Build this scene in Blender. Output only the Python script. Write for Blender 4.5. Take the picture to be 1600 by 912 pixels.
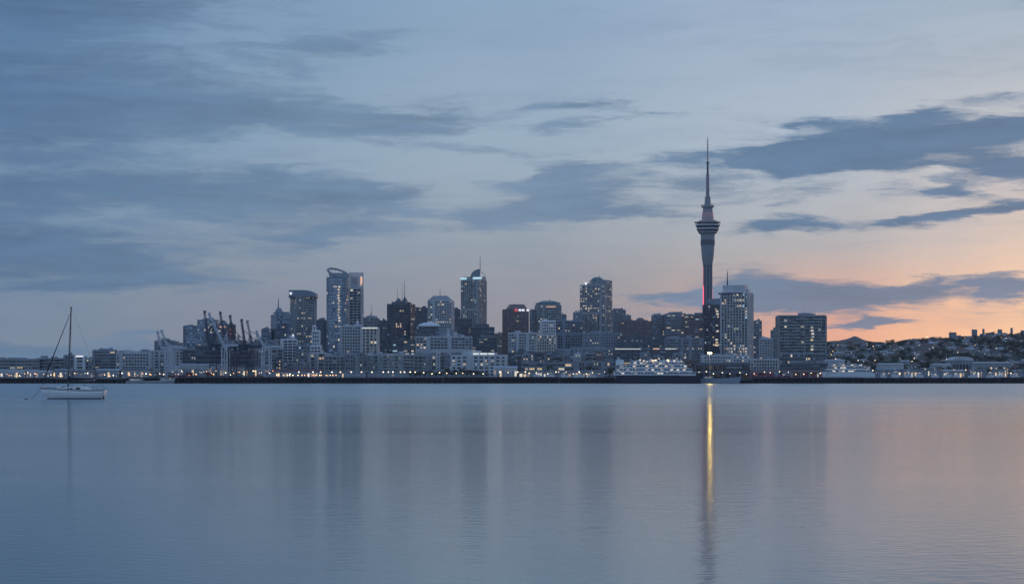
import bpy, bmesh, math, random
from mathutils import Vector, Matrix, noise as mnoise

R = math.radians
random.seed(11)
scene = bpy.context.scene
for ob in list(bpy.data.objects):
    bpy.data.objects.remove(ob)
col = scene.collection

# ------------------------------------------------------------------ camera
F = 2920.0            # focal length in pixels of the 1600 wide photograph
CAM_H = 2.6           # the photographer stands on a low shore
HOR = 594.0
cam_d = bpy.data.cameras.new('camera')
cam = bpy.data.objects.new('camera', cam_d)
col.objects.link(cam)
cam.location = (0, 0, CAM_H)
cam.rotation_euler = (R(90), 0, 0)
cam_d.sensor_width = 36.0
cam_d.lens = F / 1600 * 36.0
cam_d.shift_y = (HOR - 456) / 1600
cam_d.clip_start = 0.5
cam_d.clip_end = 60000
scene.camera = cam

def PX(px, Y):
    return (px - 800.0) / F * Y
def PZ(py, Y):
    return CAM_H + (HOR - py) / F * Y
def M(npx, Y):
    return npx / F * Y

# ------------------------------------------------------------------ exposure
scene.view_settings.view_transform = 'Standard'
scene.view_settings.look = 'None'
scene.view_settings.exposure = 0.0
scene.view_settings.gamma = 1.0
scene.view_settings.use_curve_mapping = False
scene.cycles.use_denoising = True
scene.cycles.max_bounces = 6
scene.cycles.sample_clamp_indirect = 20

# ------------------------------------------------------------------ sun just setting, to the right behind the hills
SUN_AZ = 45.0
SUN_EL = 4.0
sun_d = bpy.data.lights.new('sun', 'SUN')
sun_d.energy = 0.7
sun_d.angle = R(22)
sun_d.color = (1.0, 0.60, 0.42)
sun = bpy.data.objects.new('sun', sun_d)
col.objects.link(sun)
sd = Vector((math.sin(R(SUN_AZ)) * math.cos(R(SUN_EL)), math.cos(R(SUN_AZ)) * math.cos(R(SUN_EL)), math.sin(R(SUN_EL))))
sun.rotation_euler = sd.to_track_quat('Z', 'Y').to_euler()

# ------------------------------------------------------------------ sky
def lin(c):
    return tuple((v / 12.92 if v <= 0.04045 else ((v + 0.055) / 1.055) ** 2.4) for v in [x / 255.0 for x in c[:3]])
def rgba(c):
    return (*lin(c), 1.0)

class NT:
    def __init__(s, tree):
        s.t = tree; s.n = tree.nodes; s.l = tree.links
    def node(s, typ, **kw):
        nd = s.n.new(typ)
        for k, v in kw.items():
            setattr(nd, k, v)
        return nd
    def put(s, sock, v):
        if isinstance(v, bpy.types.NodeSocket):
            s.l.new(v, sock)
        elif v is not None:
            sock.default_value = v
    def math(s, op, a, b=None, c=None, clamp=False):
        nd = s.n.new('ShaderNodeMath'); nd.operation = op; nd.use_clamp = clamp
        s.put(nd.inputs[0], a); s.put(nd.inputs[1], b); s.put(nd.inputs[2], c)
        return nd.outputs[0]
    def vmath(s, op, a, b=None, c=None):
        nd = s.n.new('ShaderNodeVectorMath'); nd.operation = op
        s.put(nd.inputs[0], a); s.put(nd.inputs[1], b); s.put(nd.inputs[2], c)
        return nd.outputs['Value'] if op in ('DOT_PRODUCT', 'LENGTH') else nd.outputs[0]
    def ramp(s, fac, stops, interp='LINEAR'):
        nd = s.n.new('ShaderNodeValToRGB'); cr = nd.color_ramp; cr.interpolation = interp
        while len(cr.elements) > 1:
            cr.elements.remove(cr.elements[-1])
        cr.elements[0].position = stops[0][0]; cr.elements[0].color = stops[0][1]
        for p, c in stops[1:]:
            e = cr.elements.new(p); e.color = c
        s.put(nd.inputs[0], fac)
        return nd.outputs[0]
    def mix(s, fac, a, b, typ='MIX'):
        nd = s.n.new('ShaderNodeMix'); nd.data_type = 'RGBA'; nd.blend_type = typ
        s.put(nd.inputs[0], fac); s.put(nd.inputs[6], a); s.put(nd.inputs[7], b)
        return nd.outputs[2]
    def mapr(s, v, a, b, c, d, interp='LINEAR', clamp=True):
        nd = s.n.new('ShaderNodeMapRange'); nd.interpolation_type = interp; nd.clamp = clamp
        for i, x in enumerate((v, a, b, c, d)):
            s.put(nd.inputs[i], x)
        return nd.outputs[0]
    def noise(s, vec, scale, detail=4, rough=0.5, dist=0.0):
        nd = s.n.new('ShaderNodeTexNoise'); nd.noise_dimensions = '3D'
        s.put(nd.inputs['Vector'], vec)
        nd.inputs['Scale'].default_value = scale; nd.inputs['Detail'].default_value = detail
        nd.inputs['Roughness'].default_value = rough; nd.inputs['Distortion'].default_value = dist
        return nd

def build_world():
    w = bpy.data.worlds.new('World'); scene.world = w; w.use_nodes = True
    w.node_tree.nodes.clear()
    T = NT(w.node_tree)
    tc = T.node('ShaderNodeTexCoord')
    d = T.vmath('NORMALIZE', tc.outputs['Generated'])
    sx = T.node('ShaderNodeSeparateXYZ'); T.put(sx.inputs[0], d)
    x, y, z = sx.outputs
    el = T.math('ARCSINE', z)                       # radians
    az = T.math('ARCTAN2', x, y)                    # radians, 0 straight ahead
    ael = T.math('ABSOLUTE', el)
    # angle from the place of the sunset
    hd = T.node('ShaderNodeCombineXYZ'); T.put(hd.inputs[0], x); T.put(hd.inputs[1], y)
    hn = T.vmath('NORMALIZE', hd.outputs[0])
    sdir = (math.sin(R(SUN_AZ)), math.cos(R(SUN_AZ)), 0)
    phi = T.math('MULTIPLY', T.math('ARCCOSINE', T.math('MINIMUM', T.vmath('DOT_PRODUCT', hn, sdir), 0.99999)), 1 / math.pi)
    def rp(stops):
        return T.ramp(phi, [(a / 180.0, rgba(c)) for a, c in stops], 'EASE')
    # colours round the horizon, by angle from the sunset, at four heights
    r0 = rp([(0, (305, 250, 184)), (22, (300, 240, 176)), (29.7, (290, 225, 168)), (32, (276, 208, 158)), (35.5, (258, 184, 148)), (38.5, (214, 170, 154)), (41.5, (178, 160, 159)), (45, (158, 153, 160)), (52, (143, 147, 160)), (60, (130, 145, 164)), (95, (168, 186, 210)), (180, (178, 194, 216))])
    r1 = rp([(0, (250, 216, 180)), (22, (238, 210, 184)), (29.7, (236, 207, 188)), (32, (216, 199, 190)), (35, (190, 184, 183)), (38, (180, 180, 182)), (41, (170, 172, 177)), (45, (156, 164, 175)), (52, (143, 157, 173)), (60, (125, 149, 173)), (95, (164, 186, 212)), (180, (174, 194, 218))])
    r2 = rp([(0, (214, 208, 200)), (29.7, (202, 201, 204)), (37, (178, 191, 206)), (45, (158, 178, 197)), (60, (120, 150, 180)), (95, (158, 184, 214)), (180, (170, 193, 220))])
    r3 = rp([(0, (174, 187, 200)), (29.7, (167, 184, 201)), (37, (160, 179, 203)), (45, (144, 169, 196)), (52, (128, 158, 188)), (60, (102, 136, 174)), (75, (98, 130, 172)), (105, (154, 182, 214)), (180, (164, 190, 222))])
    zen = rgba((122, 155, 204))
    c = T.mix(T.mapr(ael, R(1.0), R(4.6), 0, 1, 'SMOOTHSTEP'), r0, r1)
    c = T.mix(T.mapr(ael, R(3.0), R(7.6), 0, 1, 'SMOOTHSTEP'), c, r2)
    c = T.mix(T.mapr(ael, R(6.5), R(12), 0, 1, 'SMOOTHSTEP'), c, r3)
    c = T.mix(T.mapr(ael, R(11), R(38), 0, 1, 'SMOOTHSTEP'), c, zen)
    # clouds: a thin sheet of streaks plus the larger banks that hang over the city
    cv = T.node('ShaderNodeCombineXYZ'); T.put(cv.inputs[0], az); T.put(cv.inputs[1], ael)
    ae = cv.outputs[0]
    st = T.vmath('MULTIPLY', ae, (14.0, 75.0, 0))
    warp = T.noise(st, 1.0, 5, 0.6)
    wv = T.vmath('SUBTRACT', warp.outputs['Color'], (0.5, 0.5, 0.5))
    aw = T.vmath('MULTIPLY_ADD', wv, (0.070, 0.018, 0), ae)
    warp2 = T.noise(T.vmath('MULTIPLY', ae, (48.0, 260.0, 0)), 1.0, 5, 0.65)
    wv2 = T.vmath('SUBTRACT', warp2.outputs['Color'], (0.5, 0.5, 0.5))
    aw = T.vmath('MULTIPLY_ADD', wv2, (0.030, 0.0060, 0), aw)
    fine = T.noise(T.vmath('MULTIPLY_ADD', wv, (2.6, 2.2, 0), T.vmath('MULTIPLY', ae, (22.0, 150.0, 0))), 1.0, 8, 0.68)
    broad = T.noise(T.vmath('MULTIPLY_ADD', wv, (0.8, 0.8, 0), T.vmath('MULTIPLY', ae, (4.5, 26.0, 0))), 1.0, 5, 0.55)
    acc = 0.0
    for (px, py, rx, ry, rot, wt) in CLOUDS:
        a0 = math.atan((px - 800) / F); e0 = (HOR - py) / F
        mp = T.node('ShaderNodeMapping'); mp.vector_type = 'TEXTURE'
        T.put(mp.inputs[0], aw)
        mp.inputs['Location'].default_value = (a0, e0, 0)
        mp.inputs['Rotation'].default_value = (0, 0, R(rot))
        mp.inputs['Scale'].default_value = (rx / F, ry / F, 1)
        q = T.vmath('DOT_PRODUCT', mp.outputs[0], mp.outputs[0])
        g = T.math('POWER', math.exp(-1), q)
        acc = T.math('MULTIPLY_ADD', g, wt * 1.12, acc)
    acc = T.math('MINIMUM', acc, 1.25)
    away = T.mapr(T.math('ABSOLUTE', az), 0.30, 0.55, 0, 0.55, 'SMOOTHSTEP')   # the same cover goes on round the rest of the sky
    over = T.mapr(ael, 0.21, 0.40, 0, 0.50, 'SMOOTHSTEP')
    gen = T.math('MULTIPLY', T.math('MAXIMUM', away, over), T.mapr(broad.outputs[0], 0.40, 0.62, 0, 1))
    body = T.math('ADD', T.math('MAXIMUM', acc, gen), 0.0)
    ft = T.math('MULTIPLY_ADD', T.math('SUBTRACT', fine.outputs[0], 0.5), 1.9, T.math('MULTIPLY', T.math('SUBTRACT', broad.outputs[0], 0.5), 1.3))
    dens = T.mapr(T.math('ADD', body, ft), 0.04, 0.84, 0, 1, 'SMOOTHSTEP')
    thin = T.mapr(T.math('ADD', T.math('MULTIPLY', fine.outputs[0], 0.6), T.math('MULTIPLY', broad.outputs[0], 0.8)), 0.60, 0.95, 0, 0.30, 'SMOOTHSTEP')
    dens = T.math('MAXIMUM', dens, thin)
    ccol = T.ramp(phi, [(0, rgba((120, 128, 152))), (30 / 180, rgba((80, 113, 149))), (37 / 180, rgba((84, 117, 152))), (45 / 180, rgba((114, 138, 165))), (54 / 180, rgba((98, 127, 158))), (60 / 180, rgba((84, 115, 151))), (75 / 180, rgba((80, 112, 152))), (105 / 180, rgba((92, 122, 160))), (1, rgba((100, 128, 166)))])
    lowc = T.ramp(phi, [(0, rgba((150, 142, 156))), (30 / 180, rgba((110, 134, 163))), (41 / 180, rgba((116, 139, 166))), (60 / 180, rgba((95, 127, 158))), (1, rgba((112, 136, 170)))])
    ccol = T.mix(T.mapr(ael, R(1.0), R(4.5), 1, 0), ccol, lowc)
    cv2 = T.mapr(T.math('ADD', T.math('MULTIPLY', fine.outputs[0], 0.5), T.math('MULTIPLY', warp.outputs[0], 0.5)), 0.33, 0.67, 0.80, 1.22)
    cvn = T.node('ShaderNodeCombineXYZ')
    for i in range(3):
        T.put(cvn.inputs[i], cv2)
    ccol = T.mix(1.0, ccol, cvn.outputs[0], 'MULTIPLY')
    c = T.mix(T.math('MULTIPLY', dens, 0.90), c, ccol)
    sky = T.node('ShaderNodeTexSky', sky_type='NISHITA')
    sky.sun_disc = False
    sky.sun_elevation = R(SUN_EL); sky.sun_rotation = R(SUN_AZ)
    sky.air_density = 1.0; sky.dust_density = 1.5; sky.ozone_density = 2.0
    bg1 = T.node('ShaderNodeBackground'); T.put(bg1.inputs[0], sky.outputs[0]); bg1.inputs[1].default_value = NISHITA
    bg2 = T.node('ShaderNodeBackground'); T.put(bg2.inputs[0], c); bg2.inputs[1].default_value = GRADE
    ad = T.node('ShaderNodeAddShader'); T.l.new(bg1.outputs[0], ad.inputs[0]); T.l.new(bg2.outputs[0], ad.inputs[1])
    out = T.node('ShaderNodeOutputWorld'); T.l.new(ad.outputs[0], out.inputs[0])
    w.cycles.sampling_method = 'MANUAL'
    w.cycles.sample_map_resolution = 512

NISHITA = 0.004
GRADE = 0.98
CLOUDS = [
    # px, py, rx, ry, tilt, weight   (direction in the sky, in photograph pixels)
    (60, -90, 420, 80, 0, .8), (300, -190, 500, 60, 0, .6), (20, 30, 250, 60, 0, .8), (40, 150, 330, 75, 0, .72), (60, 250, 200, 60, 0, .35),  # first two banks lie above the view, added to darken the water's reflection
    (470, 88, 130, 20, 4, .42), (560, 80, 60, 16, 8, .25), (430, 190, 250, 36, -2, .62), (660, 178, 70, 12, 0, .4),
    (640, 205, 110, 14, 0, .3), (330, 305, 270, 34, 0, .75), (560, 305, 120, 22, -6, .5), (500, 372, 130, 20, 8, .62), (440, 345, 160, 22, 4, .5),
    (90, 395, 230, 34, -4, .85), (170, 448, 200, 10, 3, .75), (30, 430, 200, 30, 0, .6), (-40, 330, 120, 30, 0, .3),
    (60, 548, 200, 15, 0, .62), (240, 520, 60, 6, 0, .4), (760, 236, 90, 10, -4, .42),
    (880, 305, 105, 36, 14, .8), (965, 335, 130, 18, 6, .7), (780, 342, 90, 16, 4, .6), (860, 275, 60, 14, 10, .4), (1060, 290, 60, 14, 0, .45),
    (900, 170, 90, 8, 4, .48), (1000, 186, 110, 7, 4, .45), (880, 205, 80, 8, 0, .3), (1080, 250, 70, 9, 6, .4),
    (1310, 240, 150, 27, 4, 1.15), (1230, 245, 110, 16, 6, .6), (1470, 225, 170, 22, 5, 1.0), (1590, 212, 100, 16, 5, .7), (1570, 270, 100, 22, -4, .95), (1260, 270, 60, 12, 0, .6),
    (1245, 203, 34, 7, 6, .62), (1305, 203, 34, 8, 0, .62), (1440, 190, 70, 12, 6, .62), (1560, 172, 60, 8, 5, .35),
    (1262, 303, 60, 14, 4, .62), (1230, 322, 50, 8, 0, .4), (1505, 304, 40, 14, 0, .55), (1420, 300, 60, 8, 0, .35), (1390, 265, 60, 10, 0, .5),
    (1225, 355, 105, 13, 4, .85), (1490, 345, 90, 11, 8, .75), (1590, 338, 60, 8, 4, .6), (1410, 352, 50, 5, 4, .4),
    (1205, 448, 90, 22, -6, 1.0), (1300, 462, 130, 18, 2, .85), (1230, 480, 110, 14, -4, .7), (1450, 456, 140, 15, 2, .72), (1590, 456, 50, 20, 0, .95), (1480, 438, 100, 5, 2, .4),
    (1020, 466, 80, 7, 2, .6), (1080, 456, 60, 6, 4, .5), (1050, 490, 80, 6, 2, .35),
    (1358, 508, 48, 7, 2, 1.1), (1345, 502, 16, 6, 0, .5), (1385, 511, 44, 3, 0, .7), (1318, 512, 26, 3, 0, .5),
]
build_world()

# ------------------------------------------------------------------ materials
MATS = {}
def mat(name, base, rough=0.7, var=0.18, scale=0.25, metallic=0.0, spec=0.5, emit=None, estr=0.0, sample=None, bump=0.0, tint=None):
    if name in MATS:
        return MATS[name]
    m = bpy.data.materials.new(name); m.use_nodes = True
    T = NT(m.node_tree); T.n.clear()
    b = T.node('ShaderNodeBsdfPrincipled'); o = T.node('ShaderNodeOutputMaterial'); T.l.new(b.outputs[0], o.inputs[0])
    b.inputs['Roughness'].default_value = rough
    b.inputs['Metallic'].default_value = metallic
    b.inputs['Specular IOR Level'].default_value = spec
    tc = T.node('ShaderNodeTexCoord')
    if var > 0:
        n1 = T.noise(tc.outputs['Object'], scale, 5, 0.62)
        n2 = T.noise(T.vmath('MULTIPLY', tc.outputs['Object'], (1, 1, 0.12)), scale * 3, 3, 0.6)
        f = T.math('ADD', T.math('MULTIPLY', n1.outputs[0], 0.6), T.math('MULTIPLY', n2.outputs[0], 0.4))
        lo = tuple(c * (1 - var) for c in base) + (1,)
        t2 = tint or base
        hi = tuple(min(1, c * (1 + var)) for c in t2) + (1,)
        T.put(b.inputs['Base Color'], T.ramp(f, [(0.32, lo), (0.68, hi)]))
        rr = T.mapr(n1.outputs[0], 0.3, 0.7, max(0, rough - 0.08), min(1, rough + 0.08))
        T.put(b.inputs['Roughness'], rr)
        if bump:
            bp = T.node('ShaderNodeBump'); bp.inputs['Strength'].default_value = bump
            T.put(bp.inputs['Height'], n1.outputs[0]); T.l.new(bp.outputs[0], b.inputs['Normal'])
    else:
        b.inputs['Base Color'].default_value = (*base, 1)
    if emit:
        b.inputs['Emission Color'].default_value = (*emit, 1)
        b.inputs['Emission Strength'].default_value = estr
    if sample:
        m.cycles.emission_sampling = sample
    MATS[name] = m
    return m

def glassmat(name, base, rough, metallic):
    m = mat(name, base, rough, 0.0, metallic=metallic, spec=0.6)
    T = NT(m.node_tree)
    b = [n for n in T.n if n.type == 'BSDF_PRINCIPLED'][0]
    tc = T.node('ShaderNodeTexCoord')
    sn = T.node('ShaderNodeVectorMath'); sn.operation = 'SNAP'
    T.put(sn.inputs[0], tc.outputs['Object']); sn.inputs[1].default_value = (3.1, 3.1, 3.3)
    wn = T.node('ShaderNodeTexWhiteNoise'); T.put(wn.inputs[0], sn.outputs[0])
    # every pane sits a hair out of plane, so each mirrors another piece of sky
    off = T.vmath('MULTIPLY', T.vmath('SUBTRACT', wn.outputs['Color'], (0.5, 0.5, 0.5)), (0.04, 0.04, 0.09))
    g = T.node('ShaderNodeNewGeometry')
    T.put(b.inputs['Normal'], T.vmath('NORMALIZE', T.vmath('ADD', g.outputs['Normal'], off)))
    T.put(b.inputs['Base Color'], T.ramp(wn.outputs['Value'], [(0.0, tuple(c * 0.8 for c in base) + (1,)), (1.0, tuple(min(1, c * 1.25) for c in base) + (1,))]))
    return m

W = dict(
    white=mat('painted_white', (0.78, 0.79, 0.80), 0.6, 0.10, 0.08),
    pale=mat('pale_concrete', (0.56, 0.58, 0.60), 0.75, 0.16, 0.08),
    cream=mat('cream_render', (0.64, 0.61, 0.56), 0.75, 0.14, 0.08),
    grey=mat('grey_concrete', (0.36, 0.38, 0.40), 0.8, 0.20, 0.08),
    mid=mat('weathered_panel', (0.29, 0.32, 0.365), 0.7, 0.22, 0.08),
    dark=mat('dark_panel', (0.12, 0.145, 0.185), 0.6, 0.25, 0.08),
    brick=mat('brown_stone', (0.24, 0.185, 0.185), 0.8, 0.22, 0.08),
    tan=mat('tan_panel', (0.30, 0.27, 0.245), 0.75, 0.2, 0.08),
    blue=mat('blue_grey_panel', (0.22, 0.27, 0.33), 0.6, 0.2, 0.08),
)
ROOF = mat('roof_membrane', (0.16, 0.17, 0.18), 0.85, 0.2, 0.15)
STEEL = mat('galvanised_steel', (0.35, 0.37, 0.40), 0.45, 0.15, 0.5, metallic=0.6)
DSTEEL = mat('dark_steel', (0.05, 0.055, 0.065), 0.5, 0.2, 0.5, metallic=0.3)
GL = dict(glass=glassmat('dark_glass', (0.045, 0.06, 0.085), 0.12, 0.0),
          mirror=glassmat('mirror_glass', (0.22, 0.28, 0.36), 0.10, 0.75),
          deep=glassmat('black_glass', (0.018, 0.025, 0.04), 0.15, 0.0))
BAL = glassmat('balustrade_glass', (0.20, 0.26, 0.30), 0.15, 0.3)
LIT = [mat('window_light_warm', (0.8, 0.7, 0.5), 0.5, 0, emit=(1.0, 0.66, 0.34), estr=0.5, sample='NONE'),
       mat('window_light_white', (0.8, 0.8, 0.7), 0.5, 0, emit=(1.0, 0.80, 0.54), estr=0.55, sample='NONE'),
       mat('window_light_dim', (0.7, 0.7, 0.6), 0.5, 0, emit=(0.95, 0.78, 0.52), estr=0.24, sample='NONE'),
       mat('window_light_cool', (0.7, 0.8, 0.8), 0.5, 0, emit=(0.62, 0.85, 1.0), estr=0.45, sample='NONE')]
LRED = mat('red_light', (0.5, 0.02, 0.04), 0.5, 0, emit=(1.0, 0.08, 0.16), estr=2.2, sample='NONE')
BLIND = [mat('blind_pale', (0.42, 0.44, 0.46), 0.8, 0), mat('blind_grey', (0.20, 0.22, 0.25), 0.8, 0), mat('blind_dark', (0.09, 0.10, 0.12), 0.7, 0)]

# ------------------------------------------------------------------ mesh helpers
class MB:
    def __init__(s):
        s.v = []; s.f = []; s.m = []
    def add(s, vs, fs, m=0):
        k = len(s.v); s.v.extend(vs)
        for f in fs:
            s.f.append(tuple(i + k for i in f)); s.m.append(m)
    def poly(s, pts, m=0):
        s.add([tuple(p) for p in pts], [tuple(range(len(pts)))], m)
    def box(s, x0, x1, y0, y1, z0, z1, m=0):
        s.add([(x0, y0, z0), (x1, y0, z0), (x1, y1, z0), (x0, y1, z0), (x0, y0, z1), (x1, y0, z1), (x1, y1, z1), (x0, y1, z1)],
              [(0, 3, 2, 1), (4, 5, 6, 7), (0, 1, 5, 4), (1, 2, 6, 5), (2, 3, 7, 6), (3, 0, 4, 7)], m)
    def obox(s, o, u, n, u0, u1, n0, n1, z0, z1, m=0):
        c = [(o[0] + u[0] * a + n[0] * b, o[1] + u[1] * a + n[1] * b) for a, b in ((u0, n1), (u1, n1), (u1, n0), (u0, n0))]
        s.add([(x, y, z0) for x, y in c] + [(x, y, z1) for x, y in c],
              [(0, 3, 2, 1), (4, 5, 6, 7), (0, 1, 5, 4), (1, 2, 6, 5), (2, 3, 7, 6), (3, 0, 4, 7)], m)
    def prism(s, poly, z0, z1, m=0, top=None):
        n = len(poly); tp = top or poly
        s.add([(x, y, z0) for x, y in poly] + [(x, y, z1) for x, y in tp],
              [tuple(range(n - 1, -1, -1)), tuple(range(n, 2 * n))] + [(i, (i + 1) % n, n + (i + 1) % n, n + i) for i in range(n)], m)
    def lathe(s, prof, seg=24, m=0, cx=0, cy=0, sx=1, sy=1):
        vs = []; fs = []
        for r, z in prof:
            for i in range(seg):
                a = 2 * math.pi * i / seg
                vs.append((cx + r * sx * math.cos(a), cy + r * sy * math.sin(a), z))
        for j in range(len(prof) - 1):
            for i in range(seg):
                k = (i + 1) % seg
                fs.append((j * seg + i, j * seg + k, (j + 1) * seg + k, (j + 1) * seg + i))
        fs.append(tuple(range(seg - 1, -1, -1)))
        fs.append(tuple((len(prof) - 1) * seg + i for i in range(seg)))
        s.add(vs, fs, m)
    def tube(s, p0, p1, r0, r1=None, seg=6, m=0):
        r1 = r0 if r1 is None else r1
        a = Vector(p0); b = Vector(p1); d = (b - a)
        if d.length < 1e-6:
            return
        d.normalize()
        t = Vector((0, 0, 1)) if abs(d.z) < 0.9 else Vector((1, 0, 0))
        e = d.cross(t).normalized(); g = d.cross(e)
        vs = []
        for c, r in ((a, r0), (b, r1)):
            for i in range(seg):
                q = 2 * math.pi * i / seg
                vs.append(tuple(c + e * (r * math.cos(q)) + g * (r * math.sin(q))))
        fs = [(i, (i + 1) % seg, seg + (i + 1) % seg, seg + i) for i in range(seg)]
        fs += [tuple(range(seg - 1, -1, -1)), tuple(range(seg, 2 * seg))]
        s.add(vs, fs, m)
    def path(s, pts, r, seg=6, m=0):
        for p, q in zip(pts[:-1], pts[1:]):
            s.tube(p, q, r, r, seg, m)
    def mesh(s, name, mats, smooth=False):
        me = bpy.data.meshes.new(name)
        me.from_pydata(s.v, [], s.f)
        for m in (mats if isinstance(mats, (list, tuple)) else [mats]):
            me.materials.append(m)
        me.polygons.foreach_set('material_index', s.m)
        if smooth:
            me.polygons.foreach_set('use_smooth', [True] * len(me.polygons))
        me.update()
        return me
    def build(s, name, mats, parent=None, smooth=False, kind=None, loc=None):
        if not s.f:
            return None
        o = bpy.data.objects.new(name, s.mesh(name, mats, smooth))
        col.objects.link(o)
        if parent:
            o.parent = parent
        if loc:
            o.location = loc
        if kind:
            o['kind'] = kind
        return o

ORD = ['first', 'second', 'third', 'fourth', 'fifth', 'sixth', 'seventh', 'eighth', 'ninth', 'tenth', 'eleventh', 'twelfth', 'thirteenth', 'fourteenth', 'fifteenth', 'sixteenth', 'seventeenth', 'eighteenth']
LABELS = {}
def tag(o, label, cat, group=None):
    o['label'] = label; o['category'] = cat
    if group:
        o['group'] = group
    else:
        if label in LABELS:
            print('DUPLICATE LABEL', label)
        LABELS[label] = 1
    return o
def thing(name, label, cat, loc, group=None):
    o = bpy.data.objects.new(name, None); col.objects.link(o)
    o.location = loc; o.empty_display_size = 2
    return tag(o, label, cat, group)
def struct(o):
    o['kind'] = 'structure'; return o
def copy_tree(o, loc, rz=0.0, sc=1.0, parent=None):
    c = o.copy(); col.objects.link(c)
    if parent is None:
        c.location = loc; c.rotation_euler = (0, 0, rz)
        c.scale = sc if isinstance(sc, tuple) else (sc, sc, sc)
    else:
        c.parent = parent
    for ch in o.children:
        copy_tree(ch, None, parent=c)
    return c

def smooth(a, b, x):
    t = max(0.0, min(1.0, (x - a) / (b - a)))
    return t * t * (3 - 2 * t)

# ------------------------------------------------------------------ land and water
HILL_Y = 3500.0
RIDGE = [(-4000, 12), (-1000, 14), (0, 18), (480, 22), (575, 60), (640, 60), (720, 63), (800, 75), (860, 78), (920, 82), (1000, 81), (1300, 88), (2200, 120), (4000, 90)]
def ridge(x):
    for (a, ha), (b, hb) in zip(RIDGE[:-1], RIDGE[1:]):
        if a <= x <= b:
            return ha + (hb - ha) * smooth(a, b, x)
    return 20
LAND_Y = 1722.0
def gh(x, y):
    if y < LAND_Y + 30:
        return 4.6
    xr = x * HILL_Y / max(y, 2300)
    h = 4.6 + smooth(1760, 2700, y) * 16
    top = ridge(xr)
    k = smooth(2050, HILL_Y, y)
    h = h * (1 - k) + top * k if top > 25 else h + 0
    if top > 25:
        h += (mnoise.noise(Vector((x * 0.006, y * 0.006, 3))) * 7 + mnoise.noise(Vector((x * 0.02, y * 0.02, 8))) * 2.5) * smooth(2100, 2700, y)
        h -= smooth(HILL_Y, HILL_Y + 500, y) * 40
    return h

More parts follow.
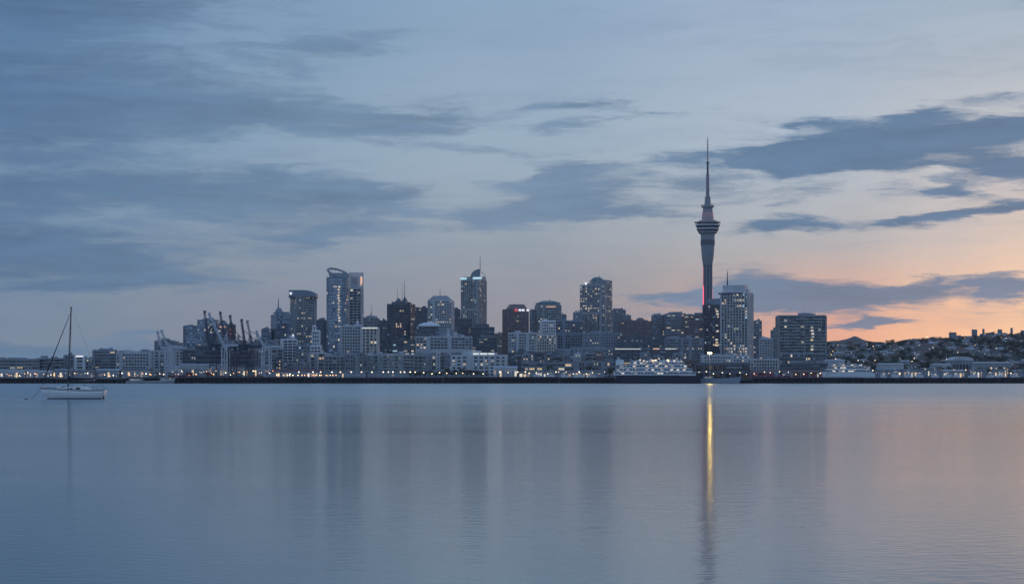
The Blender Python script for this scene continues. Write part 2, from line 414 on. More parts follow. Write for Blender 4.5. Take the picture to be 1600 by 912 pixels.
def build_land():
    mb = MB()
    xs = [-8800, -5000, -3000, -2000] + [-1500 + i * 40 for i in range(95)] + [2400, 3200, 5000, 8800]
    ys = [LAND_Y, LAND_Y + 40] + [1800 + i * 45 for i in range(52)] + [4400, 5200, 7000, 8800]
    vs = []; fs = []
    for yy in ys:
        for xx in xs:
            vs.append((xx, yy, gh(xx, yy)))
    n = len(xs)
    for j in range(len(ys) - 1):
        for i in range(n - 1):
            a = j * n + i
            fs.append((a, a + 1, a + n + 1, a + n))
    # retaining face down to the water along the shore
    for i, xx in enumerate(xs):
        vs.append((xx, LAND_Y, -4))
    k = len(xs) * len(ys)
    for i in range(n - 1):
        fs.append((k + i, k + i + 1, i + 1, i))
    mb.add(vs, fs)
    m = mat('scrubby_ground', (0.045, 0.055, 0.045), 0.9, 0.35, 0.03)
    struct(mb.build('land', m, smooth=True))

    m = bpy.data.materials.new('harbour_water'); m.use_nodes = True
    T = NT(m.node_tree); T.n.clear()
    b = T.node('ShaderNodeBsdfPrincipled'); o = T.node('ShaderNodeOutputMaterial'); T.l.new(b.outputs[0], o.inputs[0])
    tc = T.node('ShaderNodeTexCoord')
    P = tc.outputs['Object']
    b.inputs['Base Color'].default_value = (0.006, 0.03, 0.06, 1)
    b.inputs['IOR'].default_value = 1.30
    b.inputs['Specular IOR Level'].default_value = 0.5
    b.inputs['Specular Tint'].default_value = (0.80, 0.94, 1.0, 1)
    slick = T.noise(T.vmath('MULTIPLY', P, (0.004, 0.022, 1)), 1.0, 4, 0.6)
    near = T.mapr(slick.outputs[0], 0.35, 0.68, WATER_R0, WATER_R1)
    # calm close in, ruffled by the breeze out on the open harbour
    sp = T.node('ShaderNodeSeparateXYZ'); T.put(sp.inputs[0], P)
    edge = T.noise(T.vmath('MULTIPLY', P, (0.006, 0.012, 1)), 1.0, 4, 0.6)
    yy = T.math('MULTIPLY_ADD', T.math('SUBTRACT', edge.outputs[0], 0.5), 110.0, sp.outputs[1])
    open_ = T.mapr(yy, 60.0, 420.0, 0, 1, 'SMOOTHSTEP')
    rgh = T.math('ADD', near, T.math('MULTIPLY', open_, WATER_FAR))
    T.put(b.inputs['Roughness'], rgh)
    gl = T.node('ShaderNodeBsdfGlossy'); gl.inputs['Color'].default_value = (0.80, 0.94, 1.0, 1); T.put(gl.inputs['Roughness'], rgh)
    mx = T.node('ShaderNodeMixShader'); T.put(mx.inputs[0], T.mapr(open_, 0, 1, WATER_G0, WATER_G1))
    T.l.new(b.outputs[0], mx.inputs[1]); T.l.new(gl.outputs[0], mx.inputs[2]); T.l.new(mx.outputs[0], o.inputs[0])
    rip = T.noise(T.vmath('MULTIPLY', P, (0.55, 0.8, 1)), 1.0, 3, 0.55)
    rip2 = T.noise(T.vmath('MULTIPLY', P, (3.0, 4.2, 1)), 1.0, 2, 0.5)
    h = T.math('MULTIPLY_ADD', rip2.outputs[0], 0.42, T.math('MULTIPLY', rip.outputs[0], 0.36))
    bp = T.node('ShaderNodeBump'); bp.inputs['Strength'].default_value = 1.0; bp.inputs['Distance'].default_value = WATER_BUMP
    T.put(bp.inputs['Height'], h); T.l.new(bp.outputs[0], b.inputs['Normal']); T.l.new(bp.outputs[0], gl.inputs['Normal'])
    mb = MB()
    mb.poly([(-8900, -900, 0), (8900, -900, 0), (8900, 8900, 0), (-8900, 8900, 0)])
    struct(mb.build('harbour_water', m))

    # the long wharf: deck, dark face, fender piles
    dk = mat('wharf_timber', (0.028, 0.03, 0.035), 0.85, 0.35, 0.4)
    dk2 = mat('wharf_concrete', (0.10, 0.105, 0.11), 0.85, 0.3, 0.3)
    e = bpy.data.objects.new('wharf', None); col.objects.link(e); e.location = (0, 1600, 0); struct(e)
    segs = [(-1100, -392, 4.9), (-391, -330, 4.2), (-329, -282, 5.3), (-281, -170, 5.6), (-169, -60, 5.3), (-59, 40, 5.7), (41, 88, 5.3), (89, 205, 3.4), (206, 300, 5.4), (301, 420, 5.1), (421, 1250, 5.5)]
    face = MB(); deck = MB(); pile = MB(); rail = MB()
    for a, c, z in segs:
        deck.box(a, c, -1.0, 16, z - 0.9, z)
        face.box(a + .2, c - .2, 1.2 + (z * 7 % 1.6), 14, -3, z - 0.95)
        x = a + 1
        while x < c - 1:
            pile.tube((x, -0.1, -3), (x, -0.1, z - 0.4 + random.random() * 0.9), 0.28, 0.26, 6)
            x += random.uniform(2.6, 5.2)
        x = a + 2
        while x < c - 2:
            rail.box(x, x + .12, 0.3, .42, z, z + 1.05)
            x += 2.4
        rail.box(a, c, 0.3, .42, z + 1.06, z + 1.14)
    face.build('retaining_face', dk, e); deck.build('deck', dk2, e)
    pile.build('fender_piles', mat('pile_timber', (0.075, 0.075, 0.075), 0.9, 0.4, 0.3), e, kind='stuff'); rail.build('handrail', STEEL, e)

WATER_R0, WATER_R1, WATER_BUMP = 0.10, 0.145, 0.015
WATER_FAR = 0.13
WATER_G0, WATER_G1 = 0.18, 0.36
build_land()

def far_hill(name, pts, Y, depth, m):
    """A ridge with a real near slope and far slope."""
    mb = MB(); vs = []; fs = []
    n = 60
    x0 = PX(pts[0][0], Y); x1 = PX(pts[-1][0], Y)
    for i in range(n + 1):
        x = x0 + (x1 - x0) * i / n
        px = pts[0][0] + (pts[-1][0] - pts[0][0]) * i / n
        for (a, ya), (b, yb) in zip(pts[:-1], pts[1:]):
            if a <= px <= b:
                py = ya + (yb - ya) * (px - a) / (b - a)
        z = PZ(py, Y) + mnoise.noise(Vector((x * 0.01, 0, 5))) * 8
        for t, hh in ((-1, 0.0), (-.6, .45), (-.25, .85), (0, 1.0), (.3, .8), (1, 0)):
            vs.append((x, Y + t * depth, 3 + (z - 3) * hh + mnoise.noise(Vector((x * 0.008, t * 4, 1))) * 6 * (1 if 0 < hh < 1 else 0)))
    for i in range(n):
        for j in range(5):
            a = i * 6 + j
            fs.append((a, a + 6, a + 7, a + 1))
    mb.add(vs, fs)
    return struct(mb.build(name, m, smooth=True))
HM = mat('distant_bush', (0.05, 0.065, 0.06), 0.95, 0.3, 0.01)
far_hill('far_hill', [(1230, 560), (1290, 545), (1312, 531), (1324, 529), (1336, 524.5), (1348, 530), (1362, 533), (1385, 536), (1410, 531), (1430, 528), (1462, 534), (1540, 545), (1600, 560)], 8000, 700, HM)
far_hill('far_hill', [(1270, 545), (1292, 534), (1330, 532), (1400, 535), (1450, 533), (1520, 545)], 5600, 500, HM)

# ------------------------------------------------------------------ buildings
STY = dict(
    grid=dict(bay=2.9, pier=.8, span=1.15, po=.50, so=.34),
    punch=dict(bay=2.7, pier=1.25, span=1.5, po=.36, so=.26),
    ribbon=dict(bay=7.0, pier=.4, span=1.75, po=.20, so=.40),
    curtain=dict(bay=2.7, pier=.28, span=.75, po=.24, so=.14),
    fins=dict(bay=2.7, pier=.95, span=.95, po=1.0, so=.34),
    balc=dict(bay=4.2, pier=.45, span=.5, po=1.75, so=1.6),
    blank=dict(bay=9.0, pier=1.0, span=2.6, po=.3, so=.2),
)
def facade(wl, li, bl, ba, o, u, n, L, z0, z1, st, fh, lit, blinds, sty, rnd):
    nb = max(1, round(L / st['bay'])); nf = max(1, round((z1 - z0) / fh))
    bw = L / nb; f = (z1 - z0) / nf
    pw = st['pier'] / 2; sp = st['span'] / 2
    solid = set(rnd.sample(range(nb), min(nb // 6, 2))) if sty in ('grid', 'punch', 'ribbon') and nb > 6 else set()
    for i in solid:
        wl.obox(o, u, n, i * bw + pw + .01, (i + 1) * bw - pw - .01, 0, st['po'] + .12, z0, z1 + .2)
    for j in ([rnd.randrange(2, nf - 1)] if nf > 9 and rnd.random() < .6 else []):
        wl.obox(o, u, n, 0.05, L - .05, 0, st['so'] + .07, z0 + j * f + sp + .02, z0 + (j + 1) * f - sp - .02)
    ph = rnd.random() * 50
    for i in range(nb + 1):
        a = max(0, i * bw - pw); b = min(L, i * bw + pw)
        if i in (0, nb):
            a = max(0, i * bw - pw * 1.6); b = min(L, i * bw + pw * 1.6)
        if sty == 'balc' and i not in (0, nb) and i % 2:
            continue
        wl.obox(o, u, n, a, b, 0, st['po'], z0, z1)
    for j in range(nf + 1):
        z = z0 + j * f
        wl.obox(o, u, n, 0, L, 0, st['so'], max(z0, z - sp), min(z1 + .4, z + sp))
    if sty == 'balc':
        for j in range(nf):
            z = z0 + j * f + sp
            for i in range(nb):
                if rnd.random() < .8:
                    ba.obox(o, u, n, i * bw + .2, (i + 1) * bw - .2, st['so'] - .12, st['so'] - .04, z + .02, z + 1.05)
    for j in range(nf):
        zz0 = z0 + j * f + sp + .02; zz1 = z0 + (j + 1) * f - sp - .02
        row = rnd.random() < lit * 0.9
        prev = False
        for i in range(nb):
            a = i * bw + pw + .02; b = (i + 1) * bw - pw - .02
            r = rnd.random()
            t, dst, mi = None, None, 0
            lo_ = lit * 1.25 * max(0, .9 + 1.9 * mnoise.noise(Vector((ph + i * .22, j * .16, ph))))
            isl = i not in solid and (r < lo_ or (row and r < .6) or (prev and r < .30))
            prev = isl
            if i in solid:
                continue
            if isl:
                dst = li; q = rnd.random(); mi = 0 if q < .28 else 1 if q < .48 else 2 if q < .95 else 3
            elif r > 1 - blinds:
                dst = bl; mi = rnd.choice((0, 1, 1, 2)); zz0_ = zz0 + (zz1 - zz0) * rnd.choice((0, 0, .3, .5))
            if dst is None:
                continue
            lo = zz0 if dst is li else zz0_
            if dst is li:
                c = (b - a) * rnd.uniform(.45, .9); a = a + (b - a - c) * rnd.random(); b = a + c
                lo = zz0 + (zz1 - zz0) * rnd.uniform(0, .4)
            p = [(o[0] + u[0] * s + n[0] * .06, o[1] + u[1] * s + n[1] * .06) for s in (a, b)]
            dst.poly([(p[0][0], p[0][1], lo), (p[1][0], p[1][1], lo), (p[1][0], p[1][1], zz1), (p[0][0], p[0][1], zz1)], mi)

class Bld:
    """One building: an Empty at its foot that parents glazing, facade, lit windows, blinds, roof and what stands on it."""
    def __init__(s, name, label, x0, x1, ytop, Y, sty='grid', wall='grey', glass='glass', yaw=0, k=.8, fh=3.2, lit=.05, blinds=.34,
                 cat='building', plant=True, seed=None, ybot=None, poly=None, roof=True, over=None, grp=None):
        s.Y = Y; s.cx = PX((x0 + x1) / 2, Y); s.zt = PZ(ytop, Y)
        s.g = gh(s.cx, Y) - 1.5 if ybot is None else PZ(ybot, Y)
        s.rnd = random.Random(seed if seed is not None else hash((x0, x1, ytop)) & 0xffff)
        s.wall = W[wall]
        Wd = M(x1 - x0, Y)
        phi = math.atan((((x0 + x1) / 2) - 800) / F)
        th = R(abs(yaw)); w = Wd / (math.cos(th) + k * math.sin(th)); d = k * w
        d = max(d, 9); s.w, s.d = w, d
        s.a = -phi + R(yaw)
        s.e = thing(name, label, cat, (s.cx, Y + d * .5, s.g), grp)
        s.H = s.zt - s.g
        if poly is None:
            # front face toward the camera (local -y)
            q = [(-w / 2, -d / 2), (w / 2, -d / 2), (w / 2, d / 2), (-w / 2, d / 2)]
        else:
            q = [(a * w / 2, b * d / 2) for a, b in poly]
        s.poly = [s.rot(p) for p in q]
        s.sty = sty; st = dict(STY[sty])
        if over:
            st.update(over)
        wl, li, bl, ba, co = MB(), MB(), MB(), MB(), MB()
        co.prism(s.poly, 0, s.H - .3)
        n = len(s.poly)
        for i in range(n):
            s.face(wl, li, bl, ba, s.poly[i], s.poly[(i + 1) % n], 0, s.H, st, fh, lit, blinds)
        co.build('glazing', GL[glass], s.e)
        wl.build('facade', s.wall, s.e)
        li.build('lit_windows', LIT, s.e, kind='stuff')
        bl.build('window_blinds', BLIND, s.e, kind='stuff')
        ba.build('balustrades', BAL, s.e, kind='stuff')
        s.lit = lit; s.fh = fh; s.blinds = blinds; s.glass = glass; s.st = st
        if roof:
            r = MB()
            c = [(x * 1.012, y * 1.012) for x, y in s.poly]
            r.prism(c, s.H + .42, s.H + 1.3)
            r.build('roof', ROOF if wall in ('dark', 'brick') else s.wall, s.e)
        if plant and roof:
            p = MB()
            for _ in range(s.rnd.randint(2, 4)):
                px = s.rnd.uniform(-.33, .33) * w; py = s.rnd.uniform(-.3, .3) * d
                a, b = s.rnd.uniform(.05, .16) * w, s.rnd.uniform(.06, .16) * d
                cc = [s.rot((px - a, py - b)), s.rot((px + a, py - b)), s.rot((px + a, py + b)), s.rot((px - a, py + b))]
                p.prism(cc, s.H + 1.2, s.H + 1.3 + s.rnd.uniform(.8, 2.6))
            p.build('rooftop_plant', s.wall if s.rnd.random() < .5 else W['mid'], s.e, kind='stuff')
    def rot(s, p):
        c, q = math.cos(s.a), math.sin(s.a)
        return (p[0] * c - p[1] * q, p[0] * q + p[1] * c)
    def face(s, wl, li, bl, ba, p, q, z0, z1, st, fh, lit, blinds):
        L = math.hypot(q[0] - p[0], q[1] - p[1])
        u = ((q[0] - p[0]) / L, (q[1] - p[1]) / L); n = (u[1], -u[0])
        mid = Vector(((p[0] + q[0]) / 2 + s.cx, (p[1] + q[1]) / 2 + s.Y))
        if Vector(n).dot(-mid.normalized()) < -.35:
            wl.obox(p, u, n, 0, L, 0, .1, z0, z1)
            return
        facade(wl, li, bl, ba, p, u, n, L, z0, z1, st, fh, lit, blinds, s.sty, s.rnd)
    # -- pixel helpers, in the frame of the building's own distance
    def lx(s, px):
        return PX(px, s.Y) - s.cx
    def lz(s, py):
        return PZ(py, s.Y) - s.g
    def block(s, name, x0, x1, y0, y1, m=None, sty=None, dep=.7, fh=3.5, lit=None, glass=None, yaw=None, cy=0.0):
        """A further storey block on top, between two heights."""
        xa, xb = s.lx(x0), s.lx(x1)
        w = xb - xa; d = max(3, s.d * dep); c = (xa + xb) / 2
        a = s.a if yaw is None else yaw
        th = abs(a + math.atan(s.cx / s.Y)); w2 = max(2, (w - d * math.sin(th)) / max(.5, math.cos(th))) if math.sin(th) * d < w * .7 else w * .7
        ca, sa = math.cos(a), math.sin(a)
        R2 = lambda p: (c + p[0] * ca - p[1] * sa, cy + p[0] * sa + p[1] * ca)
        poly = [R2((-w2 / 2, -d / 2)), R2((w2 / 2, -d / 2)), R2((w2 / 2, d / 2)), R2((-w2 / 2, d / 2))]
        z0, z1 = s.lz(y1), s.lz(y0)
        if sty:
            wl, li, bl, ba, co = MB(), MB(), MB(), MB(), MB()
            co.prism(poly, z0, z1 - .2)
            old = s.sty; s.sty = sty
            for i in range(4):
                s.face(wl, li, bl, ba, poly[i], poly[(i + 1) % 4], z0, z1, STY[sty], fh, s.lit if lit is None else lit, s.blinds)
            s.sty = old
            o = co.build(name, GL[glass or s.glass], s.e)
            wl.build('facade', m or s.wall, o); li.build('lit_windows', LIT, o, kind='stuff'); bl.build('window_blinds', BLIND, o, kind='stuff')
            ba.build('balustrades', BAL, o, kind='stuff')
            r = MB(); r.prism([(x, y) for x, y in poly], z1 + .42, z1 + 1.2); r.build('roof', m or s.wall, o)
        else:
            mb = MB(); mb.prism(poly, z0, z1); o = mb.build(name, m or s.wall, s.e)
        return o, poly
    def hip(s, name, x0, x1, y0, y1, m=None, shrink=.2, dep=1.0):
        xa, xb = s.lx(x0), s.lx(x1); c = (xa + xb) / 2; w = (xb - xa) * .5; d = s.d * .5 * dep
        ca, sa = math.cos(s.a), math.sin(s.a)
        P = lambda k: [(c + a * w * k * ca - b * d * k * sa, a * w * k * sa + b * d * k * ca) for a, b in ((-1, -1), (1, -1), (1, 1), (-1, 1))]
        mb = MB(); mb.prism(P(1), s.lz(y1), s.lz(y0), top=P(shrink)); return mb.build(name, m or ROOF, s.e)
    def dome(s, name, px, rpx, y0, y1, m=None, seg=20, flat=1.0):
        r = M(rpx, s.Y); z0, z1 = s.lz(y1), s.lz(y0); mb = MB()
        mb.lathe([(r * math.cos(t * math.pi / 2 / 7), z0 + (z1 - z0) * math.sin(t * math.pi / 2 / 7)) for t in range(7)] + [(.1, z1)], seg, cx=s.lx(px))
        return mb.build(name, m or ROOF, s.e, smooth=True)
    def mast(s, px, y0, y1, r=.35, name='antenna', m=None):
        mb = MB(); x = s.lx(px); mb.tube((x, 0, s.lz(y1) - 1), (x, 0, s.lz(y0)), r, r * .35, 6)
        return mb.build(name, m or DSTEEL, s.e)
    def panel(s, name, x0, x1, y0, y1, m, out=.8, parent=None):
        """A thin sign or light box in front of the facade."""
        d = s.d * .5 + out
        ca, sa = math.cos(s.a), math.sin(s.a)
        xa, xb = s.lx(x0), s.lx(x1)
        mb = MB(); o = (-sa * -d + 0, -ca * d)
        u = (ca, sa); n = (sa, -ca)
        mb.obox((0, 0), u, n, xa / ca, xb / ca, d, d + .35, s.lz(y1), s.lz(y0))
        return mb.build(name, m, parent or s.e)
    def strip(s, name, px, y0, y1, wpx, m, prob=.8, step=3.5):
        """A stair of lit windows up the front."""
        mb = MB(); d = s.d * .5 + s.st['po'] + .05
        ca, sa = math.cos(s.a), math.sin(s.a); u = (ca, sa); n = (sa, -ca)
        z = s.lz(y1); x = s.lx(px); hw = M(wpx, s.Y) / 2
        while z < s.lz(y0):
            if s.rnd.random() < prob:
                j = s.rnd.uniform(-.4, .4) * hw
                mb.obox((0, 0), u, n, x - hw + j, x + hw * .6 + j, d, d + .12, z, z + step * .55, s.rnd.choice((0, 1, 1, 2)))
            z += step
        return mb.build(name, LIT, s.e, kind='stuff')

SIGNW = mat('lit_sign_white', (.8, .8, .8), .5, 0, emit=(.95, .95, 1.0), estr=.85, sample='NONE')
SIGNC = mat('lit_crown_cyan', (.6, .8, .8), .5, 0, emit=(.60, .95, 1.0), estr=.6, sample='NONE')
SIGNR = mat('lit_sign_red', (.7, .1, .1), .5, 0, emit=(1.0, .15, .2), estr=.5, sample='NONE')
REDF = mat('lit_floor_red', (.4, .1, .1), .5, 0, emit=(1.0, .25, .2), estr=.22, sample='NONE')
WARMB = mat('lit_band_warm', (.8, .6, .5), .5, 0, emit=(1.0, .55, .32), estr=.75, sample='NONE')
PALEB = mat('lit_terrace_white', (.8, .8, .7), .5, 0, emit=(.95, .95, .85), estr=.62, sample='NONE')
GREENR = mat('copper_roof', (.14, .23, .25), .6, .2, .2)
PALER = mat('pale_roof_sheet', (.36, .39, .42), .5, .2, .1)

def b(*a, **k):
    return Bld(*a, **k)

# --- western low rise behind the yacht
x = b('apartment_block', 'long low grey apartment block with banded storeys, nearest the edge behind the yacht', -12, 58, 562, 1900, 'ribbon', 'grey', yaw=4, k=.25, lit=.03, fh=3.2)
x.dome('roof_vent', 8, 4, 559, 562); x.dome('roof_vent', 22, 3, 559.5, 562)
x = b('apartment_block', 'low balconied apartment block just behind the yacht forestay', 56, 100, 561, 1925, 'balc', 'mid', yaw=-6, k=.3, lit=.03, fh=3.2)
x = b('apartment_block', 'small dark block with flat roof rising behind the yacht mast', 98, 117, 556, 1960, 'punch', 'mid', yaw=8, lit=.05)
x = b('office_block', 'narrow pale building with white pillars and a brightly lit roof edge', 116, 130, 557, 1930, 'fins', 'white', yaw=0, lit=.06, over=dict(bay=8, pier=2.2))
x.panel('roof_light', 117, 128, 555.6, 557.4, SIGNW)
x = b('apartment_block', 'low block with dim windows between white pillars and stepped hotel', 129, 146, 561, 1950, 'grid', 'grey', yaw=-4, lit=.1)
x = b('hotel', 'stepped grey hotel with a round rooftop room and banded floors', 143, 181, 548, 1960, 'ribbon', 'mid', yaw=6, k=.5, lit=.05)
x.block('upper_storey', 146, 166, 546, 548, dep=.6); x.dome('rooftop_room', 171, 5, 542.5, 548, W['blue'])
x = b('office_block', 'wide pale office block with green roof shed beside the white harbour cranes', 181, 236, 552, 1940, 'grid', 'pale', yaw=-5, k=.3, lit=.05)
x.block('roof_shed', 184, 193, 547.5, 552, W['blue'], dep=.4); x.block('roof_room', 196, 206, 549, 552, dep=.4); x.block('roof_room', 219, 231, 545.5, 552, W['mid'], dep=.5)
x = b('office_block', 'squat pale concrete block behind the legs of the white harbour cranes', 231, 286, 549, 2000, 'grid', 'pale', yaw=4, k=.3, lit=.04, over=dict(bay=5.5, pier=1.6))
x = b('apartment_tower', 'stepped grey block rising behind the white crane booms', 240, 271, 533, 2140, 'grid', 'mid', yaw=14, lit=.02)
x.block('upper_storey', 246, 262, 530, 533, dep=.7)
x = b('apartment_tower', 'small dark block with humped roof beside twin blue towers', 272, 285, 540, 2100, 'punch', 'dark', yaw=-8, lit=.03)
x.dome('roof_hump', 278, 5, 535, 540, W['dark'])

# --- port side towers
x = b('office_tower', 'shorter blue grey slab tower beside the port, with small roof box', 285, 307, 510, 2200, 'curtain', 'blue', 'mirror', yaw=10, k=.9, lit=.02, blinds=.2)
x.block('lift_housing', 290, 298, 507.5, 510, dep=.5)
x = b('office_tower', 'broad blue grey tower behind the raised dark crane booms', 307, 341, 501, 2260, 'curtain', 'blue', 'mirror', yaw=-14, k=.7, lit=.05, blinds=.22)
x.block('lift_housing', 320, 328, 497, 501, dep=.4); x.block('vent_box', 315, 317.5, 497.5, 501, dep=.1)
OCT = [(math.cos(R(22.5 + 45 * i)) * 1.08, math.sin(R(22.5 + 45 * i)) * 1.08) for i in range(8)]
x = b('apartment_tower', 'round topped dark tower with orange lit upper floor near the cranes', 340, 354, 506, 2230, 'ribbon', 'mid', yaw=0, k=1, lit=.06, poly=OCT)
x.dome('cap', 347, 6.6, 500, 505.6, W['dark']); x.panel('lit_floor', 342.5, 351, 509.5, 511.5, WARMB)
x = b('apartment_tower', 'slim reddish tower with glowing floors beside the round topped tower', 354, 367, 508, 2280, 'ribbon', 'brick', yaw=8, lit=.1)
x.panel('lit_floor', 356, 365, 514, 515, REDF); x.panel('lit_floor', 356, 365, 521, 522, REDF)
x.block('lift_housing', 357, 363, 504, 508, dep=.5)
x = b('office_block', 'low dark glass block with fine grid below the shorter blue tower', 284, 305, 547, 1900, 'curtain', 'blue', 'deep', yaw=0, k=.5, lit=.01, blinds=.1)
x = b('warehouse', 'long black clad warehouse behind the dark container cranes', 303, 386, 541, 1960, 'blank', 'dark', 'deep', yaw=0, k=.3, lit=.015, blinds=.06, fh=5)
x = b('apartment_block', 'pale framed block behind the white shore cranes', 384, 441, 546, 1980, 'fins', 'grey', yaw=0, k=.3, lit=.03, over=dict(bay=6.5, pier=1.2))
x = b('office_block', 'plain grey slab block left of the spired tower', 408, 423, 515, 2300, 'punch', 'blue', yaw=0, lit=.01, blinds=.1)
x = b('office_block', 'low jumbled block at the foot of the spired tower', 396, 440, 532, 2150, 'grid', 'mid', yaw=12, lit=.04)
x = b('office_tower', 'blue grey tower with domed crown and thin spire', 422, 453, 493, 2300, 'curtain', 'blue', 'mirror', yaw=22, k=.9, lit=.04, blinds=.2)
x.block('upper_storey', 426, 451, 488.5, 493, sty='ribbon', dep=.8, lit=.3); x.dome('crown', 434.5, 6, 480, 488, W['blue']); x.mast(433.5, 465, 481, .8, 'spire')
x.block('roof_room', 440, 451, 487, 489, dep=.5)
x = b('office_tower', 'broad tower with gently curved roof parapet and pale left flank', 452, 493, 463, 2350, 'grid', 'grey', yaw=20, k=.85, lit=.10, blinds=.3, roof=False)
# curved parapet of that tower
mb = MB(); N = 12
for i in range(N):
    xa, xb = 451.5 + 42 * i / N, 451.5 + 42 * (i + 1) / N
    ya, yb = [453 + (0 if q < 475 else (q - 475) ** 2 / 70) for q in (xa, xb)]
    X0, X1 = x.lx(xa), x.lx(xb); zb = x.lz(463)
    d = x.d * .55
    mb.add([(X0, -d, zb), (X1, -d, zb), (X1, -d, x.lz(yb)), (X0, -d, x.lz(ya)), (X0, d, zb), (X1, d, zb), (X1, d, x.lz(yb)), (X0, d, x.lz(ya))],
           [(0, 1, 2, 3), (5, 4, 7, 6), (3, 2, 6, 7), (0, 4, 5, 1), (0, 3, 7, 4), (1, 5, 6, 2)])
mb.build('curved_parapet', W['blue'], x.e)
mb = MB(); mb.lathe([(M(1.9, x.Y), -.4), (M(1.9, x.Y), .4)], 12)
o = mb.build('round_sign', SIGNW, x.e); o.rotation_euler = (R(90), 0, 0); o.location = (x.lx(454.6), -x.d * .55 - .5, x.lz(458.3))
mb = MB(); d = x.d * .58; mb.box(x.lx(451), x.lx(494), -d, d, x.lz(464.6), x.lz(462.6)); mb.build('dark_cornice', W['dark'], x.e)
x = b('office_tower', 'dark rounded block tucked between the curved roof tower and ring crowned tower', 494, 509, 501, 2250, 'punch', 'dark', yaw=0, k=1, lit=.03, poly=OCT)
x.dome('cap', 501.5, 6, 496.5, 501, W['dark'])
x = b('apartment_block', 'white lattice framed block with floodlight below the curved roof tower', 438, 463, 531, 2020, 'fins', 'white', yaw=10, lit=.04, over=dict(bay=4.5, pier=.6))
x.panel('floodlight', 454.8, 457, 522, 524.4, SIGNW, out=-3); x.block('roof_mast_base', 452, 459, 524, 531, dep=.2)
x = b('apartment_tower', 'ornate white stepped tower with narrow windows near the quay', 485, 502, 541, 1900, 'grid', 'white', yaw=-8, k=.8, lit=.01, blinds=.1)
x.block('upper_stage', 487, 499.5, 517, 541, sty='grid', dep=.7); x.block('top_stage', 488, 493, 509.5, 517, sty='grid', dep=.4)
x = b('apartment_block', 'dim block between the white lattice block and white stepped tower', 461, 487, 541, 1990, 'grid', 'mid', yaw=0, lit=.04)

# --- the ring crowned tower and its slim neighbour
CURV = [(-1, -.25), (-.8, -.62), (-.45, -.88), (0, -1), (.45, -.92), (.8, -.7), (1, -.4), (1, 1), (-1, 1)]
x = b('office_tower', 'tall curved glass tower crowned with a tilted open ring', 509, 543, 434, 2120, 'curtain', 'blue', 'mirror', yaw=0, k=.9, lit=.025, blinds=.16, poly=CURV, fh=3.8, over=dict(span=1.1))
x.strip('lit_stairwell', 528.5, 447, 502, 4, LIT, .92, 3.2)
x.strip('lit_stairwell', 523.5, 446.5, 449, 7, LIT, 1)
o, _ = x.block('crown_drum', 514.5, 541, 427.5, 434, W['mid'], sty='ribbon', dep=.55, lit=.3)
x.panel('lit_terrace', 516, 540.5, 429.3, 431.2, WARMB, out=-M(8, x.Y))
mb = MB(); cx0, cz0 = x.lx(527), x.lz(425.5); n = 48; ring = []
for i in range(n):
    t = 2 * math.pi * i / n
    ring.append((cx0 + M(16.2, x.Y) * math.cos(t), M(13, x.Y) * math.sin(t), cz0 - M(5.0, x.Y) * math.cos(t) + M(5.6, x.Y) * math.sin(t)))
for i in range(n):
    p, q = Vector(ring[i]), Vector(ring[(i + 1) % n])
    mb.tube(p, q, 1.25, 1.25, 6)
mb.build('crown_ring', W['mid'], x.e)
mb = MB()
for i in range(0, n, 3):
    p = ring[i]
    mb.tube((cx0 + (p[0] - cx0) * .8, p[1] * .7, x.lz(432)), p, .3, .3, 5)
mb.build('ring_struts', STEEL, x.e, kind='stuff')
x = b('office_tower', 'slim tower with open lattice screen on top beside the ring crowned tower', 545, 567, 451, 2160, 'grid', 'pale', 'deep', yaw=-12, k=.8, lit=.06, blinds=.12, over=dict(bay=4.4, pier=.7))
mb = MB(); d = x.d * .4
xa, xb = x.lx(545.5), x.lx(566.5); zb, zt = x.lz(451), x.lz(425.5)
for i in range(9):
    xx = xa + (xb - xa) * i / 8
    mb.box(xx - .3, xx + .3, -d, -d + .6, zb, zt - (8 - i) * .12); mb.box(xx - .3, xx + .3, d, d + .6, zb, zt)
for j in range(8):
    z = zb + (zt - zb) * (j + 1) / 8.2
    mb.box(xa, xb, -d - .2, -d - .02, z - .3, z + .3); mb.box(xa, xb, d + .62, d + .8, z - .3, z + .3)
    for xx in (xa, xb):
        mb.box(xx - .28, xx + .28, -d + .62, d - .02, z - .3, z + .3)
mb.build('lattice_screen', W['pale'], x.e)
x.block('core', 548, 560, 432, 451, W['pale'], dep=.45)
x.panel('lit_corner', 563.5, 566.5, 432, 446, WARMB, out=-2)
mb = MB()
for i in range(7):
    xx = xa + (xb - xa) * i / 7; w7 = (xb - xa) / 14
    mb.tube((xx, -d - .5, x.lz(450)), (xx + w7, -d - .5, x.lz(443)), .3, .3, 5); mb.tube((xx + w7, -d - .5, x.lz(443)), (xx + 2 * w7, -d - .5, x.lz(450)), .3, .3, 5)
mb.build('zigzag_truss', W['white'], x.e)

